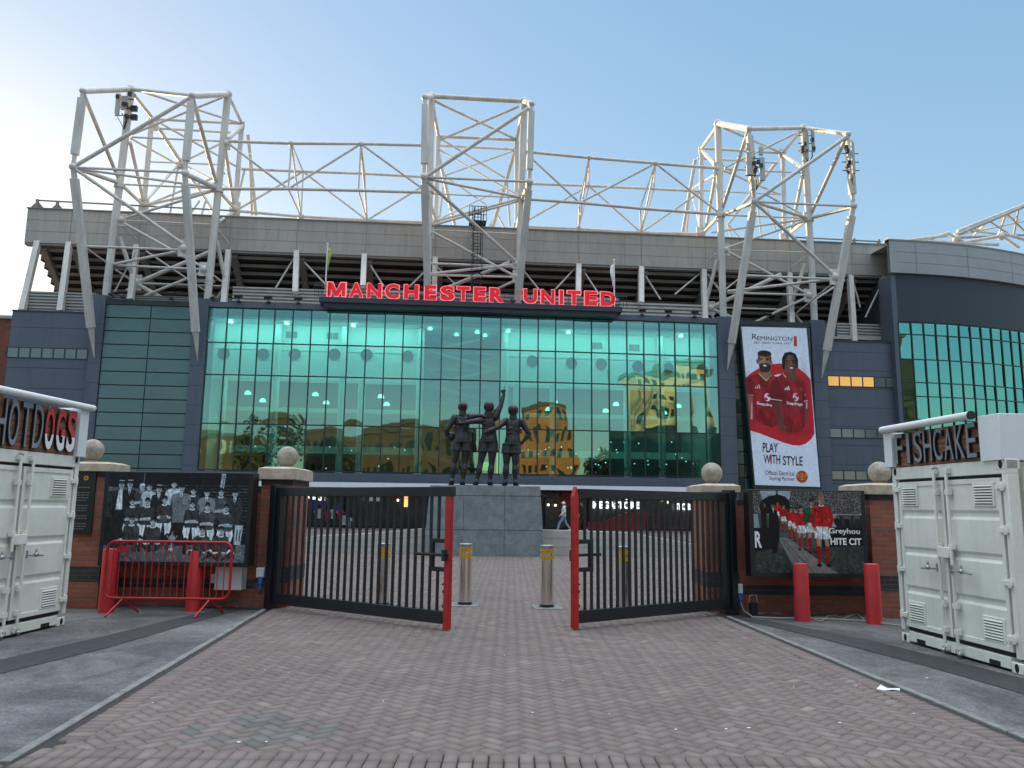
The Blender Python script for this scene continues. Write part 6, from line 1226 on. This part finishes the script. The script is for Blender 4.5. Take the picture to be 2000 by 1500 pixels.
def fuse(mb, name, mt, parent, voxel, smooth=4):
    if parent is not None: Mi = ROOTM[parent].inverted(); mb.v = [tuple(Mi @ Vector(p)) for p in mb.v]
    me = mb.mesh(name); o = bpy.data.objects.new('tmp', me); COL.objects.link(o); r = o.modifiers.new('r', 'REMESH'); r.mode = 'VOXEL'; r.voxel_size = voxel; sm = o.modifiers.new('s', 'SMOOTH'); sm.iterations = smooth; sm.factor = .5
    dg = bpy.context.evaluated_depsgraph_get(); me2 = bpy.data.meshes.new_from_object(o.evaluated_get(dg)); bpy.data.objects.remove(o); me2.name = name
    me2.polygons.foreach_set('use_smooth', [True]*len(me2.polygons)); return link(name, me2, mt, parent, smooth=False)
def hand(mb, w_, d, s, curl=.4, side=1, spread=Vector((1, 0, 0)), point=False):
    """palm with four fingers and a thumb; w_ wrist, d direction, s hand length"""
    d = Vector(d).normalized(); a = (spread-d*spread.dot(d)).normalized(); nrm = d.cross(a); pc = w_+d*s*.28
    limb(mb, [w_, pc, w_+d*s*.5], [s*.17, s*.23, s*.22], 10)
    for i in range(4):
        r0 = w_+d*s*.48+a*(i-1.5)*s*.125; L = s*(.42, .48, .45, .36)[i]
        if point and i != (1 if side > 0 else 2): limb(mb, [r0, r0+d*L*.35+nrm*s*.12, r0+d*L*.05+nrm*s*.22], [s*.075, s*.07, s*.06], 8)
        else:
            cu = 0 if point else curl; L = L*1.35 if point else L
            limb(mb, [r0, r0+d*L*.5+nrm*s*.05*cu, r0+d*L*(1-.2*cu)+nrm*s*.35*cu], [s*.075, s*.068, s*.052], 8)
    t0 = w_+d*s*.18+a*side*s*.2; limb(mb, [t0, t0+d*s*.2+a*side*s*.16, t0+d*s*.42+a*side*s*.18+nrm*s*.08], [s*.09, s*.08, s*.06], 8)
SR = root('bronze_statue', 'dark bronze statue of three footballers side by side, the middle one pointing up', 'statue', (cxS, SY, zt))
def figure(hx, hy, shL, shR, waist, hip, hemy, legL, legR, armL, armR, turn=0.0, hr=51, extra=None):
    mb = MB(); q = kS
    # head with hair, ears, face (turned away), neck
    h = V3(hx, hy); mb.ball(h, hr*q, 20, 14, (.92, 1.1, 1.18)); mb.ball(h+Vector((0, -.02, .25*hr*q)), hr*q*1.03, 18, 12, (1.0, 1.08, .95)); mb.ball(h+Vector((0, hr*q*1.08, -.1*hr*q)), hr*q*.22, 8, 6, (.8, 1, 1.3)); mb.ball(h+Vector((0, hr*q*.85, -.75*hr*q)), hr*q*.35, 8, 6)
    for e in (-1, 1): mb.ball(h+Vector((e*hr*q*.94, .02, -.12*hr*q)), hr*q*.22, 8, 6, (.5, .8, 1.4))
    nk = V3((shL[0]+shR[0])/2, (shL[1]+shR[1])/2-12); limb(mb, [h+Vector((0, -.02, -hr*q*.6)), nk], [36*q, 46*q])
    sc = V3((shL[0]+shR[0])/2, (shL[1]+shR[1])/2+15); hw = abs(shR[0]-shL[0])/2*q; dx = (V3(*shR)-V3(*shL)); dx.z = 0
    wc = V3(*waist[:2]); ww = waist[2]*q; hc = V3(*hip[:2]); hw2 = hip[2]*q
    ring_loft(mb, [(hc, hw2, hw2*.82, (1, 0, 0)), (hc.lerp(wc, .5), (hw2+ww)/2*1.02, hw2*.8, (1, 0, 0)), (wc, ww*.93, ww*.74, (1, 0, 0)), (wc.lerp(sc, .45), (ww*.46+hw*.5)*1.0, hw*.62, dx), (wc.lerp(sc, .8), hw*.97, hw*.62, dx), (sc, hw*.90, hw*.54, dx), (sc+Vector((0, 0, 22*q)), hw*.66, hw*.44, dx), (sc+Vector((0, 0, 46*q)), hw*.40, hw*.34, dx), (sc+Vector((0, 0, 66*q)), hw*.28, hw*.28, dx)], 24)
    for p in (shL, shR): mb.ball(V3(*p)+Vector((0, 0, -12*q)), 40*q, 14, 10)
    # shirt hem fold, spine crease shading comes from shallow folds
    for k in range(9):
        t = k/8; z0 = wc.lerp(sc, rnd.uniform(-.3, .75)); e = rnd.choice((-1, 1)); p0 = z0+Vector((e*ww*rnd.uniform(.1, .5), -ww*.76, 0)); limb(mb, [p0, p0+Vector((e*ww*.45, .06, rnd.uniform(-.12, .12)))], [.022, .012], 8)
    # shorts: two flared legs
    lh, rh = V3(*legL[0]), V3(*legR[0]); hem = V3(0, hemy).z
    for p, e, kn in ((lh, -1, legL[1]), (rh, 1, legR[1])):
        kk = V3(*kn); t = (p.z-hem)/max(.01, p.z-kk.z); hb = p.lerp(kk, min(.9, t)); hb.z = hem
        ring_loft(mb, [(hb, 66*q, 66*q, (1, 0, 0)), (hb.lerp(p, .1), 66*q, 66*q, (1, 0, 0)), (hb.lerp(p, .6), 60*q, 62*q, (1, 0, 0)), (p+Vector((0, 0, 50*q)), 56*q, 58*q, (1, 0, 0))], 18)
        for k in range(4): a = rnd.uniform(-.9, .9); p0 = hb+Vector((math.sin(a)*58*q, -math.cos(a)*60*q, .01)); limb(mb, [p0, p0+Vector((rnd.uniform(-.05, .05), .02, 70*q))], [.024, .012], 8)
    for L_ in (legL, legR):
        H_, K_, A_, T_ = [V3(*p) for p in L_]; calf = K_.lerp(A_, .3)+Vector((0, -.03, 0))
        limb(mb, [H_, H_.lerp(K_, .5), K_, calf, K_.lerp(A_, .7), A_], [52*q, 44*q, 31*q, 36*q, 25*q, 20*q], 14)
        sk = K_.lerp(A_, .42); mb.tube(sk, sk+(A_-sk)*.12, 41*q, 14)
        limb(mb, [A_+Vector((0, -.05, -14*q)), T_+Vector((0, .02, 10*q)), T_+Vector(((T_.x-A_.x)*.2, .30, 6*q))], [30*q, 30*q, 22*q], 12)
    for arm, rad in ((armL, (42, 34, 26, 20)), (armR, (42, 34, 26, 20))):
        pts = [V3(*p) for p in arm['p']]; limb(mb, [pts[0], pts[0].lerp(pts[1], .5), pts[1], pts[1].lerp(pts[2], .5), pts[2]], [41*q, 34*q, 28*q, 26*q, 19*q], 12)
        hand(mb, pts[2], V3(*arm['h'])-pts[2], arm.get('s', 78)*q, arm.get('c', .5), arm.get('side', 1), Vector(arm.get('spread', (1, 0, 0))), arm.get('pt', False))
    if extra: extra(mb)
    return fuse(mb, 'figure', M['bronze'], SR, .017, 2)
figure(287, 350, (205, 455), (368, 450), (285, 640, 84), (288, 740, 96), 828, [(236, 760), (205, 960), (188, 1140), (180, 1195)], [(340, 765), (322, 970), (303, 1150), (302, 1195)],
       dict(p=[(203, 462), (118, 600, -.08), (122, 675, .12)], h=(160, 700, .2), c=.6, side=-1), dict(p=[(368, 452), (440, 440, .06), (500, 440, -.05)], h=(560, 455, -.12), c=.3, s=70))
figure(573, 345, (500, 485), (645, 445), (580, 650, 88), (575, 735, 96), 838, [(530, 765), (490, 965), (455, 1150), (440, 1195)], [(622, 768), (612, 970), (596, 1150), (602, 1195)],
       dict(p=[(500, 490), (400, 515, -.30), (300, 530, -.27)], h=(230, 540, -.22), c=.2, s=80), dict(p=[(650, 440), (702, 325, .05), (734, 195, .12)], h=(735, 130, .12), pt=True, s=84, side=-1), hr=55)
figure(840, 382, (760, 490), (925, 485), (838, 655, 80), (835, 760, 88), 850, [(780, 790), (772, 975), (763, 1150), (755, 1198)], [(872, 790), (868, 975), (872, 1150), (880, 1198)],
       dict(p=[(760, 495), (665, 575, -.22), (570, 615, -.30)], h=(500, 650, -.28), c=.2, s=76, side=-1), dict(p=[(928, 495), (1018, 630, .02), (958, 710, .04)], h=(915, 740, .05), c=.3, s=66, side=1), hr=55)
mb = MB().ball(V3(160, 668, .12), 50*kS, 24, 16); mb.build('football', M['bronze'], SR)
mb = MB(); ring_loft(mb, [(V3(424, 835, .25), 24*kS, 20*kS, (1, 0, 0)), (V3(420, 790, .25), 28*kS, 22*kS, (1, 0, 0)), (V3(408, 700, .2), 20*kS, 16*kS, (1, 0, 0)), (V3(398, 620, .15), 14*kS, 12*kS, (1, 0, 0))], 14); mb.build('draped_cloth', M['bronze'], SR)
mb = MB().box(V3(150, 1205).x, V3(915, 1205).x, SY-.35, SY+.7, zt-.01, zt+.03); mb.build('bronze_base', M['bronze'], SR, bevel=.008)

# beige ramp walls beside the plinth
def rampwall(lab, pts, Y, side):
    P = [AtY(x, y, Y) for x, y in pts]; zb_ = -.02; r_ = root('ramp_wall', lab, 'wall', ((P[0].x+P[-1].x)/2, Y, 0), group='beige ramp walls beside the plinth'); mb = MB()
    mb.prism([(P[0].x, zb_)]+[(p.x, p.z) for p in P]+[(P[-1].x, zb_)], (0, Y, 0), (1, 0, 0), (0, 0, 1), (0, .3, 0)); mb.build('wall_body', M['parapet'], r_, bevel=.012)
    j = MB()
    for p, q in zip(P[:-1], P[1:]):
        for t in (.33, .66): a, b = p.z*t, q.z*t; j.add([(p.x, Y-.002, a), (q.x, Y-.002, b), (q.x, Y-.002, b+.012), (p.x, Y-.002, a+.012)], [(0, 1, 2, 3)])
    j.build('joint', M['seam'], r_)
rampwall('low beige wall sloping down to the left behind the left gate', [(540, 1058), (620, 1046), (720, 1042), (845, 1030)], 28.9, -1)
rampwall('low beige wall sloping down to the right behind the right gate', [(1050, 1034), (1230, 1040), (1330, 1058), (1440, 1078), (1600, 1088)], 28.9, 1)

# ================================================================== PEOPLE
def person(lab, foot, ht, top_m, leg_m, shoe_m, hair_m, rz, cap=None, stride=.34):
    r_ = root('person', lab, 'person', foot, rz); s = ht/1.75; f = lambda x, y, z: ROOTM[r_] @ Vector((x*s, y*s, z*s))
    # local: +x is the walking direction
    b = MB(); b.ball(f(.03, 0, 1.635), .098*s, 16, 12, (1.05, .82, 1.2)); b.ball(f(.13, 0, 1.62), .02*s, 8, 6); limb(b, [f(.0, 0, 1.56), f(-.01, 0, 1.45)], [.052*s, .06*s])
    for e in (-1, 1): b.ball(f(.02, e*.085, 1.63), .022*s, 8, 6, (1, .5, 1.4)); limb(b, [f(.13*e+.06, e*.24, 1.0), f(.16*e+.08, e*.25, .93)], [.035*s, .033*s], 8); hand(b, f(.15*e+.06, e*.25, .96), f(.2*e+.08, e*.25, .80)-f(.15*e+.06, e*.25, .96), .17*s, .6, 1, Vector((0, 1, 0)))
    limb(b, [f(0, 0, 1.42), f(0, 0, 1.0)], [.08*s, .09*s]); 
    fuse(b, 'body', M['skin'], r_, .012, 2)
    h = MB(); h.ball(f(.01, 0, 1.665), .103*s, 16, 12, (1.04, .86, 1.0)); h.build('cap' if cap else 'hair', cap or hair_m, r_)
    if cap: c_ = MB(); c_.ball(f(.12, 0, 1.675), .075*s, 12, 8, (1.2, .9, .12)); c_.build('cap_peak', cap, r_)
    t = MB(); ring_loft(t, [(f(0, 0, .90), .20*s, .14*s, (0, 1, 0)), (f(0, 0, 1.08), .19*s, .135*s, (0, 1, 0)), (f(.0, 0, 1.30), .215*s, .13*s, (0, 1, 0)), (f(-.01, 0, 1.43), .17*s, .10*s, (0, 1, 0)), (f(-.01, 0, 1.50), .075*s, .07*s, (0, 1, 0))], 18); t.ball(f(-.07, 0, 1.47), .10*s, 10, 8, (.8, 1.1, .7))
    for e in (-1, 1): limb(t, [f(0, e*.19, 1.40), f(-.06*e-.02, e*.25, 1.17), f(.12*e+.05, e*.25, .98)], [.075*s, .062*s, .05*s])
    fuse(t, 'top', top_m, r_, .014, 2)
    l = MB(); ring_loft(l, [(f(0, 0, .98), .17*s, .125*s, (0, 1, 0)), (f(0, 0, .80), .185*s, .14*s, (0, 1, 0))], 16)
    sh = MB()
    for e in (-1, 1):
        kx, ax = e*stride*.55+.05, e*stride
        az = .10 if e > 0 else .17
        limb(l, [f(0, e*.09, .86), f(kx, e*.09, .47), f(ax, e*.09, az)], [.095*s, .075*s, .06*s]); limb(sh, [f(ax-.05, e*.09, .045 if e > 0 else .11), f(ax+.06, e*.09, .04 if e > 0 else .06), f(ax+.16, e*.09, .035)], [.045*s, .045*s, .033*s])
    fuse(l, 'trousers', leg_m, r_, .014, 2); fuse(sh, 'shoes', shoe_m, r_, .012, 1); return r_
q = F(1101, 1036, -3.2); q.z = .26
person('person in pale hoodie, white cap and light jeans walking beside the right gate post', q, 1.78, M['hoodie'], M['jeans'], M['sheet'], M['darkcloth'], math.radians(178), cap=M['sheet'], stride=.36)
q = F(1138, 1036, -3.0); q.z = .26
person('person in dark jacket and trousers with white shoes behind the right gate bars', q, 1.78, M['darkcloth'], M['darkcloth'], M['sheet'], M['darkcloth'], math.radians(178), stride=.22)

# ================================================================== ACROSS THE STREET (seen mirrored in the glass)
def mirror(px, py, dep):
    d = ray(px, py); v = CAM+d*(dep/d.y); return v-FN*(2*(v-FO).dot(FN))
def house(name, lab, cat, px0, px1, pyt, dep, wallm, roofm, depth, floors, bays, win=True, base=0):
    a, b = mirror(px0, 900, dep), mirror(px1, 900, dep); z1 = mirror((px0+px1)/2, pyt, dep).z; a.z = b.z = 0; d = (b-a); L = d.length; d.normalize(); nb_ = Vector((-d.y, d.x, 0)); nb_ = nb_ if nb_.y < 0 else -nb_
    r_ = root(name, lab, cat, (a+b)/2); MB().obox(a, d*L, nb_*depth, (0, 0, z1)).build('wall', wallm, r_); MB().obox(a-d*.4-nb_*.4+Vector((0, 0, z1)), d*(L+.8), nb_*(depth+.8), (0, 0, 1.0)).build('roof', roofm, r_)
    if base: MB().obox(a-d*.3-nb_*.5, d*(L+.6), nb_*.3, (0, 0, z1*base)).build('shaded_storeys', M['shadedwall'], r_)  # dark lower storeys: shade on the block put into the colour
    if win:
        for i in range(floors):
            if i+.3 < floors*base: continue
            for k in range(bays):
                p = a+d*(L*(k+.5)/bays-.45)-nb_*.06+Vector((0, 0, (i+.35)*z1/floors)); f_ = MB().obox(p, d*.9, nb_*.05, (0, 0, z1/floors*.42)).build('window', M['win'], r_)
    return r_
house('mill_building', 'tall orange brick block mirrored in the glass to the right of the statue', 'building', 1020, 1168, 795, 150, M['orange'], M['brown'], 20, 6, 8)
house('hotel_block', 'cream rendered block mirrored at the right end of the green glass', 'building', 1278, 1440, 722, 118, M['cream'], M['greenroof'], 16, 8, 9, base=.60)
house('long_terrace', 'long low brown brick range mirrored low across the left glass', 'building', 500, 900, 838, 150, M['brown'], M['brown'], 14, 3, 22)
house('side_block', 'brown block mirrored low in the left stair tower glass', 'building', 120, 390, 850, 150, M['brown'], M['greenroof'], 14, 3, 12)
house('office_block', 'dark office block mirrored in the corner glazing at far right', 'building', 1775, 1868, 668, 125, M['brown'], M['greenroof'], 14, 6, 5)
def tree(lab, px, py0, dep, rad):
    c_ = mirror(px, py0, dep); r_ = root('tree', lab, 'tree', (c_.x, c_.y, 0), group='trees across the street'); mb = MB(); mb.path([(c_.x, c_.y, 0), (c_.x+.2, c_.y, c_.z*.4), (c_.x, c_.y, c_.z*.8)], [.35, .25, .1], 8)
    for k in range(9): a = k*.7; mb.path([(c_.x, c_.y, c_.z*(.4+.04*k)), (c_.x+math.cos(a)*rad*.7, c_.y+math.sin(a)*rad*.7, c_.z*(.7+.03*k))], [.12, .03], 6)
    mb.build('trunk', M['bark'], r_); f_ = MB()
    for k in range(1800):
        d = Vector((rnd.gauss(0, 1), rnd.gauss(0, 1), rnd.gauss(0, 1))).normalized()*rad*rnd.random()**.35; d.z *= .75; q = Vector((c_.x, c_.y, c_.z*.75))+d; e = Vector((rnd.gauss(0, 1), rnd.gauss(0, 1), rnd.gauss(0, 1))).normalized(); g_2 = e.orthogonal().normalized(); r = rnd.uniform(.15, .4); f_.quad(q-e*r, q+g_2*r*.6, q+e*r, q-g_2*r*.6)
    f_.build('crown', M['foliage'], r_, smooth=False)
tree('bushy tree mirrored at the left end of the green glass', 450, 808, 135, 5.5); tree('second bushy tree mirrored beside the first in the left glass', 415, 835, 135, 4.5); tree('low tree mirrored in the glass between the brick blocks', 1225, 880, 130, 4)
print('SCENE BUILT', len(bpy.data.objects))
